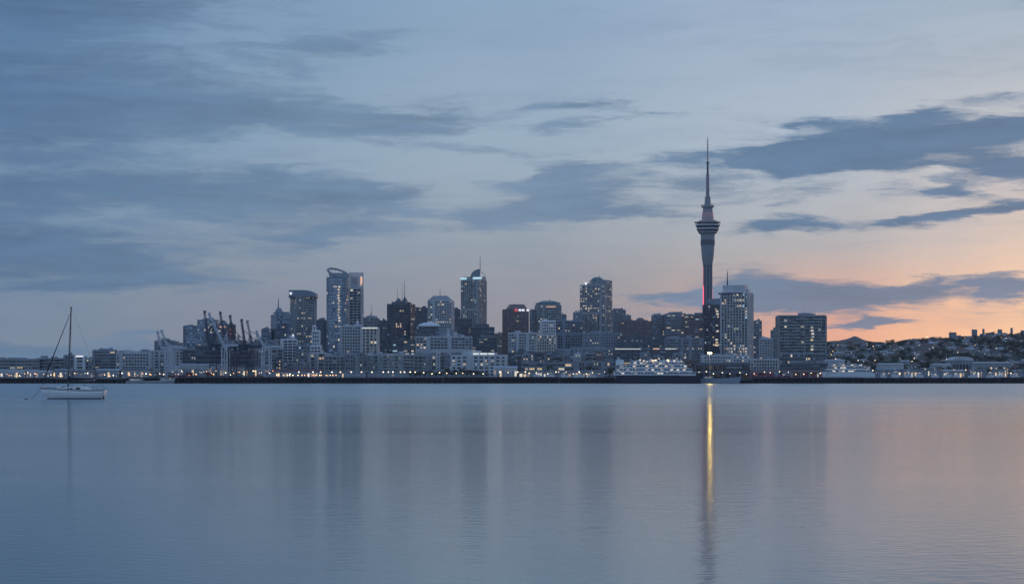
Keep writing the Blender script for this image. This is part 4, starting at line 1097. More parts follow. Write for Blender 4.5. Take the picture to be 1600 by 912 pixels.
# ------------------------------------------------------------------ quay sheds with lit bays
GLOW = mat('lit_bay', (.8, .7, .5), .5, 0, emit=(1.0, .66, .34), estr=.75, sample='NONE')
GLOWW = mat('lit_bay_white', (.8, .8, .7), .5, 0, emit=(1.0, .82, .56), estr=.75, sample='NONE')
GLOWD = mat('lit_bay_dim', (.7, .6, .5), .5, 0, emit=(1.0, .62, .36), estr=.22, sample='NONE')
def shed(label, x0, x1, ytop, Y, wall='mid', roofm=None, frac=.4, pitch=1.5, name='quay_shed', depth=16, bay=2.7, seed=0, zb=None):
    rnd = random.Random(int(x0 * 7 + seed)); cx = PX((x0 + x1) / 2, Y); w = M(x1 - x0, Y)
    g = gh(cx, Y) if zb is None else zb; H = PZ(ytop, Y) - g
    e = thing(name, label, 'shed', (cx, Y + depth / 2, g))
    d = depth / 2; hh = max(2.2, H - pitch)
    mb = MB(); mb.box(-w / 2, w / 2, -d, d, -1, hh); mb.build('wall', W[wall], e)
    mb = MB()
    pts = [(-w / 2 - .5, hh + .02), (w / 2 + .5, hh + .02)]
    mb.add([(-w / 2 - .5, -d - .6, hh + .02), (w / 2 + .5, -d - .6, hh + .02), (w / 2 + .5, d + .6, hh + .02), (-w / 2 - .5, d + .6, hh + .02), (-w / 2 - .5, 0, hh + pitch), (w / 2 + .5, 0, hh + pitch)],
           [(0, 1, 5, 4), (2, 3, 4, 5), (1, 2, 5), (3, 0, 4), (0, 3, 2, 1)])
    mb.build('roof', roofm or ROOF, e)
    nb = max(1, int(w / bay)); bw = w / nb
    fr = MB(); lit = MB(); dk = MB()
    for i in range(nb):
        a = -w / 2 + i * bw + .5; c = a + bw - 1.0; t = hh * rnd.uniform(.62, .8)
        fr.box(a - .25, a - .02, -d - .22, -d + .1, 0, t + .3); fr.box(c + .02, c + .25, -d - .22, -d + .1, 0, t + .3); fr.box(a - .02, c + .02, -d - .2, -d + .1, t + .02, t + .3)
        if rnd.random() < frac * .55:
            lit.box(a, a + (c - a) * rnd.uniform(.4, 1), -d - .1, -d + .05, .2 + t * rnd.uniform(0, .5), t, rnd.choice((0, 0, 1, 2, 2)))
        else:
            dk.box(a, c, -d - .1, -d + .05, .2, t)
    fr.build('door_frames', W['pale'], e, kind='stuff'); lit.build('lit_bays', [GLOW, GLOWW, GLOWD], e, kind='stuff'); dk.build('roller_doors', W['mid'], e, kind='stuff')
    return e
AWN = mat('maroon_roof', (.14, .045, .055), .6, .2, .2)
shed('low lit quay shed at the far end behind the yacht bow', -14, 38, 577, 1740, 'pale', PALER, .55)
shed('low lit quay shed directly behind the yacht forestay', 41, 80, 578, 1744, 'pale', PALER, .6)
shed('low blue roofed quay shed directly behind the yacht mast', 83, 112, 576, 1750, 'mid', W['blue'], .35)
shed('low lit quay shed just past the yacht mast', 114, 146, 578, 1742, 'mid', None, .6)
shed('low dim quay shed below the stepped hotel', 149, 186, 576, 1748, 'mid', PALER, .55)
shed('low dim quay shed below the wide pale office block', 189, 234, 575, 1744, 'grey', None, .5)
shed('white gabled shed glowing beside the pale cranes', 262, 279, 571, 1768, 'white', PALER, .5, pitch=2.5)
shed('long pale shed roof below the low dark glass block', 281, 344, 568, 1800, 'pale', PALER, .3)
shed('warm lit shed between the dark crane legs', 344, 384, 571, 1795, 'cream', None, .8)
shed('pale shed between the white shore crane legs', 384, 424, 572, 1800, 'pale', None, .6)
shed('long curved maroon roofed shed near the white stepped tower', 424, 503, 576, 1746, 'mid', AWN, .6, pitch=2.4)
shed('low open quay shed below the grey framed apartment row by the ring crowned tower', 505, 572, 579.5, 1738, 'mid', None, .35, pitch=1.2)
shed('low open quay shed below the pilastered cream block', 574, 645, 579.5, 1738, 'mid', None, .3, pitch=1.2)
shed('low quay shed behind the dark waterfront trees', 650, 755, 578, 1750, 'grey', None, .3, pitch=1.2)
shed('brightly lit marquee glowing on the quay beside the white terrace building', 771, 808, 571.5, 1735, 'cream', PALER, 1.0, pitch=2.2, bay=2.6)
shed('small lit kiosk row next to the glowing marquee', 811, 868, 579, 1738, 'mid', None, .6, pitch=1.2, bay=3.6)
shed('lit marina arcade near the ferry bow', 870, 945, 578, 1738, 'mid', None, .55, pitch=1.4, bay=3.4)
shed('dim red roofed shed below the long pale ribbed building', 1174, 1218, 577, 1745, 'mid', AWN, .4, pitch=1.4)
shed('dim red roofed shed below the wide balconied block', 1222, 1284, 578, 1745, 'mid', AWN, .35, pitch=1.4)
shed('small lit shed behind the white motor yacht', 1290, 1320, 561.5, 1860, 'pale', PALER, .4)
shed('long grey shed with lit doors east of the white motor yacht', 1372, 1408, 575, 1790, 'mid', W['blue'], .5)
shed('yellow lit workshop with tall doors east of the long grey shed', 1412, 1434, 576, 1770, 'grey', ROOF, .95)
shed('pale wide shed with dim doors below the hillside trees', 1440, 1468, 574, 1800, 'mid', ROOF, .6)
shed('brightly lit white boat shed near the arched white hall', 1474, 1508, 577, 1775, 'grey', PALER, .9)
shed('low white shed with one lit door beside the dark quay tree', 1516, 1542, 576, 1785, 'mid', None, .6)
shed('yellow lit shed beside the dark quay tree', 1554, 1574, 576, 1770, 'grey', None, 1.2)
shed('lit shed at the end of the eastern quay', 1582, 1622, 577, 1775, 'mid', None, .8)
shed('long pale flat shed behind the eastern quay trees', 1522, 1580, 565, 1960, 'grey', PALER, .3)
shed('long pale roof behind the grey eastern shed', 1374, 1412, 567, 1900, 'pale', PALER, .15)
shed('long pale roof behind the pale eastern shed', 1458, 1486, 567.5, 1900, 'pale', PALER, .15)

def arch_hall():
    Y = 1990; cx = PX(1504, Y); g = gh(cx, Y)
    e = thing('arched_hall', 'white hall with shallow arched roof among trees below the hillside', 'hall', (cx, Y, g))
    w = M(16.5, Y); zt = PZ(556.5, Y) - g; zs = PZ(563, Y) - g
    mb = MB(); mb.box(-w, w, 0, 26, -2, zs - .05); mb.build('wall', W['mid'], e)
    mb = MB(); n = 14; vs = []; fs = []
    for i in range(n + 1):
        t = math.pi * i / n
        for yy in (-.8, 26.8):
            vs.append((-w * 1.04 * math.cos(t), yy, zs + (zt - zs) * math.sin(t)))
    for i in range(n):
        fs.append((2 * i, 2 * i + 1, 2 * i + 3, 2 * i + 2))
    fs.append(tuple(2 * i for i in range(n + 1))); fs.append(tuple(2 * i + 1 for i in range(n, -1, -1))); fs.append((0, 2 * n, 2 * n + 1, 1))
    mb.add(vs, fs); mb.build('arched_roof', W['pale'], e)
    mb = MB()
    for i in range(6):
        mb.box(-w * .9 + i * w * .31, -w * .9 + i * w * .31 + 2.4, -.14, .1, 1, zs * .75)
    mb.build('windows', GL['glass'], e, kind='stuff')
arch_hall()

# ------------------------------------------------------------------ ships at the wharf
SHIPL = mat('deck_lamp_glow', (1, .9, .7), .5, 0, emit=(1.0, .80, .54), estr=1.3, sample='NONE')
HULLN = mat('navy_hull_paint', (.018, .028, .05), .35, .2, .3)
HULLW = mat('white_ship_paint', (.72, .74, .76), .4, .08, .2)
def ship(name, label, x0, x1, Y, hull, yrail, decks, bow=-1, mast=None, zw=0.0, funnel=None, cat='ferry', lit=.5, grp=None):
    cx = PX((x0 + x1) / 2, Y); w = M(x1 - x0, Y)
    e = thing(name, label, cat, (cx, Y, zw), grp)
    X = lambda p: PX(p, Y) - cx
    Z = lambda p: PZ(p, Y) - zw
    beam = w * .10
    n = 24; mb = MB(); vs = []; fs = []
    for i in range(n + 1):
        t = i / n; u = t if bow < 0 else 1 - t      # u = 0 at the bow
        half = beam * min(1, (u * 3.2) ** .6) * (1 - .15 * max(0, u - .7))
        x = -w / 2 + w * t; sheer = Z(yrail) + 1.3 * max(0, .35 - u) / .35
        rake = (w * .035 * (1 if bow < 0 else -1)) * max(0, .25 - u) / .25
        for k, zz in ((.55, -1.2), (.9, .8), (1.0, sheer)):
            vs.append((x + rake * (1 - max(zz, 0) / sheer), -half * k, zz))
        for k, zz in ((1.0, sheer), (.9, .8), (.55, -1.2)):
            vs.append((x + rake * (1 - max(zz, 0) / sheer), half * k, zz))
    for i in range(n):
        for j in range(5):
            a = i * 6 + j; fs.append((a, a + 6, a + 7, a + 1))
    fs.append((0, 1, 2, 3, 4, 5)); fs.append(tuple(n * 6 + k for k in (5, 4, 3, 2, 1, 0)))
    mb.add(vs, fs); h = mb.build('hull', hull, e)
    rnd = random.Random(int(x0))
    for (a, c, yt, yb) in decks:
        bm = beam * .92
        zt, zb = Z(yt), Z(yb); mb = MB()
        mb.box(X(a), X(c), -bm, bm, zb + .02, zb + (zt - zb) * .40); mb.box(X(a) , X(c) , -bm, bm, zb + (zt - zb) * .80, zt - .02)
        mb.box(X(a) - .8, X(c) + .8, -bm - .7, bm + .7, zt, zt + .22)
        dk = mb.build('deck', HULLW, e)
        g = MB(); g.box(X(a) + .3, X(c) - .3, -bm + .25, bm - .25, zb + (zt - zb) * .405, zb + (zt - zb) * .795); g.build('deck_glazing', GL['glass'], dk)
        p = MB(); L = MB(); k = max(2, int((X(c) - X(a)) / 2.6)); s = (X(c) - X(a)) / k
        for i in range(k + 1):
            p.box(X(a) + i * s - .25, X(a) + i * s + .25, -bm + .02, -bm + .3, zb + (zt - zb) * .405, zb + (zt - zb) * .795)
            if i < k and rnd.random() < lit:
                L.box(X(a) + i * s + .3, X(a) + (i + 1) * s - .3, -bm + .16, -bm + .24, zb + (zt - zb) * .42, zb + (zt - zb) * .76, rnd.choice((0, 1, 1, 2)))
        p.build('window_posts', HULLW, dk, kind='stuff'); L.build('lit_windows', [GLOW, GLOWW, GLOWD], dk, kind='stuff')
        u = MB(); k = max(2, int((X(c) - X(a)) / 9))
        for i in range(k):
            xx = X(a) + (i + .5) * (X(c) - X(a)) / k
            u.box(xx - .5, xx + .5, -bm - .6, -bm - .35, zt - .14, zt - .03)
        u.build('deck_lamps', SHIPL, dk, kind='stuff')
    mb = MB()
    for px, yt, yb in (mast or []):
        mb.tube((X(px), 0, Z(yb)), (X(px), 0, Z(yt)), .22, .1, 6); mb.tube((X(px) - 1.6, 0, Z(yt) * .45 + Z(yb) * .55), (X(px) + 1.6, 0, Z(yt) * .45 + Z(yb) * .55), .1, .1, 4)
    mb.build('masts', HULLW, e)
    if funnel:
        a, c, yt, yb = funnel
        mb = MB(); mb.prism([(X(a), -2), (X(c), -2), (X(c), 2), (X(a), 2)], Z(yb), Z(yt), top=[(X(a) + .8, -1.6), (X(c) + .3, -1.6), (X(c) + .3, 1.6), (X(a) + .8, 1.6)]); mb.build('funnel', HULLW, e)
    return e, X, Z, beam
e, X, Z, bm = ship('passenger_ferry', 'big white decked passenger ferry with dark navy hull at the wharf', 961, 1094, 1566, HULLN, 586.5,
     [(960, 1086, 581, 586), (963, 1080, 575.4, 580.6), (968, 1072, 569.8, 575), (984, 1068, 565.6, 569.5)], -1,
     [(985.5, 558, 566), (1016.5, 557, 566), (1031, 559, 566), (1047, 556.5, 566), (1058, 558.5, 566)], funnel=(962, 974, 562, 570), lit=.38)
mb = MB(); rnd = random.Random(3)
for i in range(26):
    px = rnd.uniform(986, 1064); mb.box(X(px), X(px) + 1.3, -bm * .6, -bm * .6 + 1, Z(565.4), Z(565.4) + rnd.uniform(.6, 2.4), rnd.choice((0, 1, 2)))
mb.build('top_deck_lights', [GLOW, GLOWW, W['white']], e, kind='stuff')
mb = MB()
for i in range(9):
    mb.box(X(988 + i * 8.4), X(988 + i * 8.4) + 2.6, -bm * .7, -bm * .3, Z(565.2), Z(563.4))
mb.build('life_rafts', HULLW, e, kind='stuff')
e, X, Z, bm = ship('motor_yacht', 'large white motor yacht with three glowing decks moored behind the wharf', 1284, 1366, 1660, HULLW, 582.5,
     [(1290, 1362, 577.6, 582.4), (1293, 1358, 572.4, 577.2), (1300, 1346, 568.6, 572)], -1, [(1325, 562, 568), (1318, 564, 568)], cat='yacht', lit=.4)
ship('barge', 'low pale barge moored between the ferry stern and the tall lamp', 1084, 1158, 1574, W['mid'], 591.0, [(1100, 1112, 588.5, 591)], 1, [], cat='barge', lit=.0)
ship('pontoon', 'low pale pontoon lying against the wharf below the pale harbour cranes', 198, 274, 1588, W['grey'], 594.5, [(204, 222, 592, 594.3), (252, 272, 591, 594.3)], 1, [], cat='pontoon', lit=.12)
ship('workboat', 'small white workboat beside the pale barge', 1062, 1086, 1640, HULLW, 586, [(1066, 1082, 580, 585.5)], 1, [(1074, 573, 580)], cat='boat', lit=.5)
for i, (a, c) in enumerate(((834, 848), (852, 868), (876, 888), (896, 912), (918, 931))):
    ship('motor_boat', ('small white boat nearest the glowing marquee', 'small white boat second along from the glowing marquee', 'middle small white boat in the marina row', 'small white boat second before the ferry bow', 'small white boat closest to the ferry bow')[i],
         a, c, 1650, HULLW, 586.4, [(a + 3, c - 4, 582.6, 586)], -1, [((a + c) / 2, 571 + (i * 7) % 6, 583)], cat='boat', lit=.4, zw=0)

RB = random.Random(31); px = 1376; q = 0
while px < 1598:
    ln = RB.uniform(9, 15)
    e, X, Z, bm = ship('motor_boat', 'small white boat behind the eastern wharf, %s from the motor yacht' % ORD[q], px, px + ln, 1640 + RB.uniform(0, 40), HULLW, 587.0 - RB.uniform(0, 1.5), [(px + ln * .25, px + ln * .7, 582 + RB.uniform(-1, 2), 586.4)], RB.choice((-1, 1)), [(px + ln * .5, RB.uniform(570, 579), 584)] if RB.random() < .7 else [], cat='boat', lit=.3, grp='boats moored behind the eastern wharf')
    px += ln + RB.uniform(1, 14); q += 1

# ------------------------------------------------------------------ shipping containers
CC = [mat('container_maroon', (.16, .03, .035), .6, .25, .6), mat('container_rust', (.20, .075, .04), .65, .25, .6), mat('container_blue', (.03, .06, .12), .6, .25, .6), mat('container_grey', (.22, .23, .24), .6, .2, .6), mat('container_rose', (.30, .07, .10), .6, .2, .6)]
def container_proto(m):
    mb = MB(); L, wd, H = 6.1, 2.4, 2.6
    mb.box(-L / 2, L / 2, -wd / 2, wd / 2, .1, H)
    for i in range(20):
        xx = -L / 2 + .3 + i * (L - .6) / 19
        mb.box(xx - .07, xx + .07, -wd / 2 - .06, -wd / 2, .25, H - .2)
    for sx in (-1, 1):
        mb.box(sx * L / 2 - .12, sx * L / 2 + .12, -wd / 2 - .09, wd / 2 + .09, 0, H + .05)
    return mb.mesh('shipping_container', [m])
CM = [container_proto(m) for m in CC]
CNAME = ['maroon', 'rust red', 'dark blue', 'grey', 'rose red']
rnd = random.Random(5)
def containers(x0, x1, Y, hi, pal, where, grp, gap=.0):
    px = x0
    while px < x1:
        X = PX(px, Y)
        for k in range(rnd.randint(1, hi)):
            ci = rnd.choice(pal)
            o = bpy.data.objects.new('shipping_container', CM[ci]); col.objects.link(o)
            o.location = (X + rnd.uniform(-.2, .2), Y, 4.62 + k * 2.66)
            tag(o, CNAME[ci] + ' shipping container stacked ' + where, 'container', CNAME[ci] + ' containers ' + grp)
        px += (6.5 + rnd.random() * gap) / Y * F
containers(268, 345, 1729, 2, (0, 1, 0, 2, 3), 'on the port quay beside the cranes', 'on the port quay', 6)
containers(346, 424, 1729, 2, (0, 2, 1, 3), 'on the quay under the dark crane legs', 'under the crane legs', 8)
containers(1166, 1292, 1729, 2, (0, 4, 0, 4, 1), 'on the wharf below the wide balconied block', 'on the eastern wharf', 3)

# ------------------------------------------------------------------ lamps
LAMPW = mat('lamp_glow_warm', (1, .9, .7), .5, 0, emit=(1.0, .68, .36), estr=9, sample='NONE')
LAMPC = mat('lamp_glow_white', (1, 1, 1), .5, 0, emit=(1.0, .82, .56), estr=9, sample='NONE')
LAMPO = mat('lamp_glow_orange', (1, .6, .3), .5, 0, emit=(1.0, .42, .14), estr=8, sample='NONE')
LPOST = mat('lamp_post_paint', (.06, .065, .07), .5, .15, .8)
POSTM = {}
def lamp_mesh(h):
    if h not in POSTM:
        mb = MB(); mb.tube((0, 0, 0), (0, 0, h), .13, .08, 6); mb.tube((0, 0, h), (.5, 0, h + .25), .06, .06, 5)
        mb.box(-.18, .18, -.18, .18, 0, .3)
        POSTM[h] = mb.mesh('post', [LPOST])
    return POSTM[h]
HEADM = {}
def head_mesh(m, r):
    if (m.name, r) not in HEADM:
        mb = MB(); mb.lathe([(r * .35, -r * .7), (r * .85, -r * .35), (r, 0), (r * .8, r * .45), (r * .3, r * .7)], 10)
        HEADM[(m.name, r)] = mb.mesh('lamp_head', [m], True)
    return HEADM[(m.name, r)]
def lamp(px, py, Y, m, r, label, grp, zb):
    h = max(1.2, round((PZ(py, Y) - zb) * 2) / 2)
    e = thing('street_lamp', label, 'lamp', (PX(px, Y), Y, zb), grp)
    o = bpy.data.objects.new('post', lamp_mesh(h)); col.objects.link(o); o.parent = e
    o = bpy.data.objects.new('lamp_head', head_mesh(m, r)); col.objects.link(o); o.parent = e; o.location = (.5, 0, h + .15)
LAMPS = mat('lamp_glow_soft', (1, .8, .6), .5, 0, emit=(1.0, .62, .32), estr=2.2, sample='NONE')
L1 = 'small white globe lamp on a post along the wharf below the apartment rows'
for q, px in enumerate((466, 488, 500, 518, 531, 548, 564, 580, 598, 606, 613, 625, 631, 640, 648)):
    lamp(px, 581.5, 1606, LAMPC if px % 3 else LAMPW, .42, 'small white globe lamp along the wharf, %s from the maroon roofed shed' % ORD[q], 'globe lamps along the wharf below the apartment rows', 5.6)
L2 = 'small warm lamp on a post beside the dark waterfront trees'
for q, px in enumerate((661, 674, 686, 697, 712, 722, 739, 754)):
    lamp(px, 582 + (px % 5) * .5, 1608, LAMPW, .36, 'small warm lamp before the waterfront trees, %s away from the globe lamps' % ORD[q], 'lamps among the waterfront trees', 5.6)
L3 = 'small bright lamp on a post along the marina edge'
for q, px in enumerate((780, 793, 808, 820, 826, 837, 845, 855, 868, 872, 884, 895, 904, 915, 925, 935, 944)):
    lamp(px, 581 + (px % 4), 1607, (LAMPC, LAMPW, LAMPS)[px % 3], (.42, .26, .34, .3)[px % 4], 'small bright lamp on the marina edge, %s from the glowing marquee' % ORD[q], 'lamps along the marina edge', 5.6)
L4 = 'tiny glowing lamp on a post on the quay behind the yacht'
rnd = random.Random(21)
for i in range(46):
    px = 2 + i * 5.6 + rnd.uniform(-2.5, 2.5)
    if 62 < px < 66:
        continue
    lamp(px, 584 + rnd.uniform(-1.5, 3.2), 1728 + rnd.uniform(0, 6), rnd.choice((LAMPW, LAMPS, LAMPC, LAMPS, LAMPO)), rnd.choice((.22, .30, .42)), L4, 'quay lamps behind the yacht', 4.6)
L5 = 'tiny orange lamp on a post on the container quay'
for i in range(40):
    px = 272 + i * 4.7 + rnd.uniform(-2, 2)
    lamp(px, 583 + rnd.uniform(-4, 4), 1727 + rnd.uniform(0, 4), rnd.choice((LAMPO, LAMPS, LAMPW, LAMPS, LAMPO, LAMPC)), rnd.choice((.2, .3, .42)), L5, 'container quay lamps', 4.6)
L8 = 'tiny orange bollard light on the wharf before the maroon roofed shed'
for i in range(18):
    lamp(430 + i * 5.6 + rnd.uniform(-2, 2), 587.2, 1604, rnd.choice((LAMPO, LAMPO, LAMPW)), rnd.choice((.26, .34)), L8, 'bollard lights before the maroon roofed shed', 5.6)
L6 = 'tiny lamp on a post along the eastern quay'
for i in range(34):
    px = 1296 + i * 9.2 + rnd.uniform(-3, 3)
    lamp(px, 582 + rnd.uniform(-5, 3), 1726 + rnd.uniform(0, 6), rnd.choice((LAMPW, LAMPS, LAMPS, LAMPC)), rnd.choice((.2, .3, .40)), L6, 'eastern quay lamps', 4.6)
L7 = 'tiny white lamp on a post near the red roofed sheds'
for i in range(16):
    px = 1092 + i * 12.4 + rnd.uniform(-3, 3)
    lamp(px, 582 + rnd.uniform(-2, 3), 1727, LAMPC, rnd.choice((.26, .32)), L7, 'lamps near the red roofed sheds', 4.6)

def tall_lamp():
    Y = 1607.0; x = PX(1109, Y); zb = 5.3; h = PZ(552, Y) - zb
    e = thing('mast_light', 'tall mast with a brilliant yellow floodlight on the wharf', 'lamp', (x, Y, zb))
    mb = MB(); mb.tube((0, 0, 0), (0, 0, h), .28, .16, 8); mb.box(-.5, .5, -.5, .5, 0, .5); mb.build('post', STEEL, e)
    mb = MB(); mb.tube((-1.3, 0, h - .1), (1.3, 0, h - .1), .1, .1, 6); mb.build('crossbar', STEEL, e)
    ym = mat('floodlight_yellow', (1, .8, .3), .5, 0, emit=(1.0, .66, .10), estr=TALL, sample='FRONT')
    for sx in (-.95, 0, .95):
        mb = MB(); mb.lathe([(.3, -.55), (.62, -.3), (.70, 0), (.58, .35), (.2, .55)], 10, cx=sx); mb.v = [(a, c, d + h + .5) for a, c, d in mb.v]
        mb.build('floodlight', ym, e, smooth=True)
    ld = bpy.data.lights.new('floodlight_beam', 'POINT'); ld.energy = 4000; ld.color = (1, .68, .25); ld.shadow_soft_size = .7
    lo = bpy.data.objects.new('floodlight_beam', ld); col.objects.link(lo); lo.parent = e; lo.location = (0, -1.4, h + .5)
TALL = 95
tall_lamp()

# ------------------------------------------------------------------ trees
LEAF = [mat('leaf_dark', (.045, .062, .042), .8, .4, .6), mat('leaf_mid', (.07, .09, .058), .8, .35, .6), mat('leaf_olive', (.095, .11, .07), .8, .3, .6)]
BARK = mat('bark', (.07, .055, .045), .9, .3, 2.0)
def tree_mesh(seed, h, n=950):
    rnd = random.Random(seed)
    tr = MB(); tr.tube((0, 0, -.6), (0, 0, h * .42), h * .035, h * .022, 7)
    lobes = []
    for i in range(9):
        a = rnd.uniform(0, 6.28); q = rnd.uniform(.05, .32) * h
        c = Vector((math.cos(a) * q, math.sin(a) * q, rnd.uniform(.42, .85) * h)); lobes.append((c, rnd.uniform(.13, .22) * h))
        tr.tube((0, 0, h * rnd.uniform(.25, .42)), tuple(c), h * .014, h * .004, 5)
    cr = MB()
    for i in range(n):
        c, r = rnd.choice(lobes)
        v = Vector((rnd.gauss(0, 1), rnd.gauss(0, 1), rnd.gauss(0, 1))).normalized() * r * (rnd.random() ** .4)
        p = c + Vector((v.x, v.y, v.z * .8)); s = h * rnd.uniform(.016, .036)
        e1 = Vector((rnd.gauss(0, 1), rnd.gauss(0, 1), rnd.gauss(0, 1))).normalized(); e2 = e1.orthogonal().normalized()
        cr.add([tuple(p + e1 * s), tuple(p + e2 * s * .7), tuple(p - e1 * s * .9), tuple(p - e2 * s * .6)], [(0, 1, 2, 3)], rnd.choice((0, 0, 1, 1, 2)))
    return tr.mesh('trunk', [BARK]), cr.mesh('crown', LEAF)
TM = [tree_mesh(40 + i, 10.0) for i in range(6)]
TRND = random.Random(77)
def tree(x, y, h, label, grp, wide=1.0):
    t, c = TRND.choice(TM); s = h / 10.0
    e = thing('leafy_tree', label, 'tree', (x, y, gh(x, y)), grp)
    e.rotation_euler = (0, 0, TRND.uniform(0, 6.28)); e.scale = (s * wide, s * wide, s)
    for nm, me in (('trunk', t), ('crown', c)):
        o = bpy.data.objects.new(nm, me); col.objects.link(o); o.parent = e
T1 = 'dark leafy tree on the quay below the grey framed rows'
for q, px in enumerate((641, 649, 657, 664, 672, 681, 689, 698, 706, 714, 722, 729, 737, 745, 752, 760)):
    tree(PX(px, 1730), 1728 + TRND.uniform(0, 3), TRND.uniform(6.5, 10), 'dark leafy quay tree, %s toward the glowing marquee in its row' % ORD[q], 'trees along the quay below the grey framed rows', 1.1)
T2 = 'dark tree on the quay behind the marina lights'
for q, px in enumerate((812, 858, 875, 890, 905, 921, 938, 953)):
    tree(PX(px, 1780), 1780, TRND.uniform(8, 13), 'dark tree behind the marina lights, %s from the glowing marquee' % ORD[q], 'trees behind the marina lights', 1.1)
T3 = 'dark rounded tree behind the eastern quay sheds'
for px in (1310, 1326, 1342, 1372, 1390, 1428, 1446, 1466, 1474, 1482, 1530, 1538, 1545, 1551, 1568, 1580, 1590, 1600, 1612):
    Y = 1850 if px > 1500 else 1900
    tree(PX(px, Y), Y, TRND.uniform(9, 15), T3, 'trees behind the eastern quay sheds', 1.2)
T4 = 'small dark tree between the low western blocks'
for q, px in enumerate((12, 34, 66, 88, 126, 152, 178, 206, 226)):
    tree(PX(px, 1800), 1800, TRND.uniform(8, 12), 'small dark tree between low western blocks, %s counting toward the pale cranes' % ORD[q], 'trees between the low western blocks', 1.1)

# ------------------------------------------------------------------ the hillside suburb
HRND = random.Random(9)
def house_mesh(wd, d, h, rp, hip):
    wl = MB(); wl.box(-wd / 2, wd / 2, -d / 2, d / 2, -3, h)
    rf = MB(); o = .5; k = wd * .28 if hip else 0
    rf.add([(-wd / 2 - o, -d / 2 - o, h), (wd / 2 + o, -d / 2 - o, h), (wd / 2 + o, d / 2 + o, h), (-wd / 2 - o, d / 2 + o, h), (-wd / 2 - o + k, 0, h + rp), (wd / 2 + o - k, 0, h + rp)],
           [(0, 1, 5, 4), (2, 3, 4, 5), (1, 2, 5), (3, 0, 4), (0, 3, 2, 1)])
    rf.box(wd * .2, wd * .2 + .9, d * .1, d * .1 + .9, h + rp * .3, h + rp + .9)
    wn = MB(); nst = max(1, round(h / 3))
    for s in range(nst):
        for i in range(max(2, int(wd / 2.6))):
            x0 = -wd / 2 + .7 + i * (wd - 1) / max(2, int(wd / 2.6))
            wn.box(x0, x0 + 1.5, -d / 2 - .08, -d / 2 + .05, s * 3 + .9, s * 3 + 2.2, 1 if HRND.random() < .10 else 0)
    return wl, rf, wn
HWALL = [mat('house_white', (.46, .47, .49), .7, .1, .3), mat('house_cream', (.38, .36, .33), .7, .1, .3), mat('house_grey', (.28, .30, .32), .7, .1, .3)]
HROOF = [mat('roof_grey_iron', (.34, .37, .40), .5, .2, .3), mat('roof_slate', (.10, .11, .13), .6, .2, .3), mat('roof_terracotta', (.20, .10, .08), .7, .2, .3), mat('roof_pale_iron', (.40, .43, .46), .5, .15, .3)]
HV = []
for i in range(10):
    wd, d, h = HRND.uniform(8, 16), HRND.uniform(8, 11), HRND.choice((3.2, 5.8, 6, 6.2, 8.8))
    wl, rf, wn = house_mesh(wd, d, h, HRND.uniform(1.6, 3), i % 2)
    wi, ri = i % 3, (i * 3 + i // 4) % 4
    HV.append((wl.mesh('wall', [HWALL[wi]]), rf.mesh('roof', [HROOF[ri]]), wn.mesh('windows', [GL['glass'], LIT[1]]), ['white', 'cream', 'grey'][wi], ['grey iron', 'dark slate', 'terracotta', 'pale iron'][ri]))
def house(x, y, where, grp, sc=1.0):
    w_, r_, n_, cw, cr = HRND.choice(HV)
    e = thing('house', 'small %s house with %s roof %s' % (cw, cr, where), 'house', (x, y, gh(x, y) + .3), cw + ' houses with ' + cr + ' roofs ' + grp)
    e.rotation_euler = (0, 0, HRND.uniform(-.7, .7) - math.atan(x / y)); e.scale = (sc, sc, sc)
    for nm, me in (('wall', w_), ('roof', r_), ('windows', n_)):
        o = bpy.data.objects.new(nm, me); col.objects.link(o); o.parent = e
        if nm == 'windows':
            o['kind'] = 'stuff'
cnt = 0; used = []
while cnt < 295:
    y = 2080 + (HILL_Y - 2080) * HRND.random() ** .9; px = HRND.uniform(1293, 1612); x = PX(px, y)
    if any(abs(x - a) < 12 and abs(y - c) < 14 for a, c in used):
        continue
    if mnoise.noise(Vector((x * .006, y * .006, 2))) < -.22:
        continue
    used.append((x, y)); cnt += 1
    low = y < 2600
    house(x, y, 'low on the eastern hillside' if low else 'high on the eastern hillside', 'low on the hillside' if low else 'high on the hillside', HRND.uniform(.62, .95))
cnt = 0; tries = 0
while cnt < 290 and tries < 9000:
    tries += 1
    y = 2000 + (HILL_Y + 20 - 2000) * HRND.random(); px = HRND.uniform(1290, 1615); x = PX(px, y)
    if any(abs(x - a) < 10 and abs(y - c) < 10 for a, c in used):
        continue
    cnt += 1; low = y < 2600
    used.append((x, y))
    tree(x, y, HRND.uniform(7, 15) if y < 3150 else HRND.uniform(4, 8), 'dark tree among houses low on the eastern hillside' if low else 'dark tree among houses high on the eastern hillside', 'trees low on the hillside' if low else 'trees high on the hillside', HRND.uniform(1.2, 1.7))
for i in range(26):
    y = HRND.uniform(2100, 3350); x = PX(HRND.uniform(1296, 1606), y); zb = gh(x, y)
    e = thing('street_lamp', 'tiny street lamp glowing between houses on the eastern hillside', 'lamp', (x, y, zb), 'street lamps on the eastern hillside')
    o = bpy.data.objects.new('post', lamp_mesh(9.0)); col.objects.link(o); o.parent = e
    o = bpy.data.objects.new('lamp_head', head_mesh(HRND.choice((LAMPW, LAMPC)), .34)); col.objects.link(o); o.parent = e; o.location = (.5, 0, 9.15)
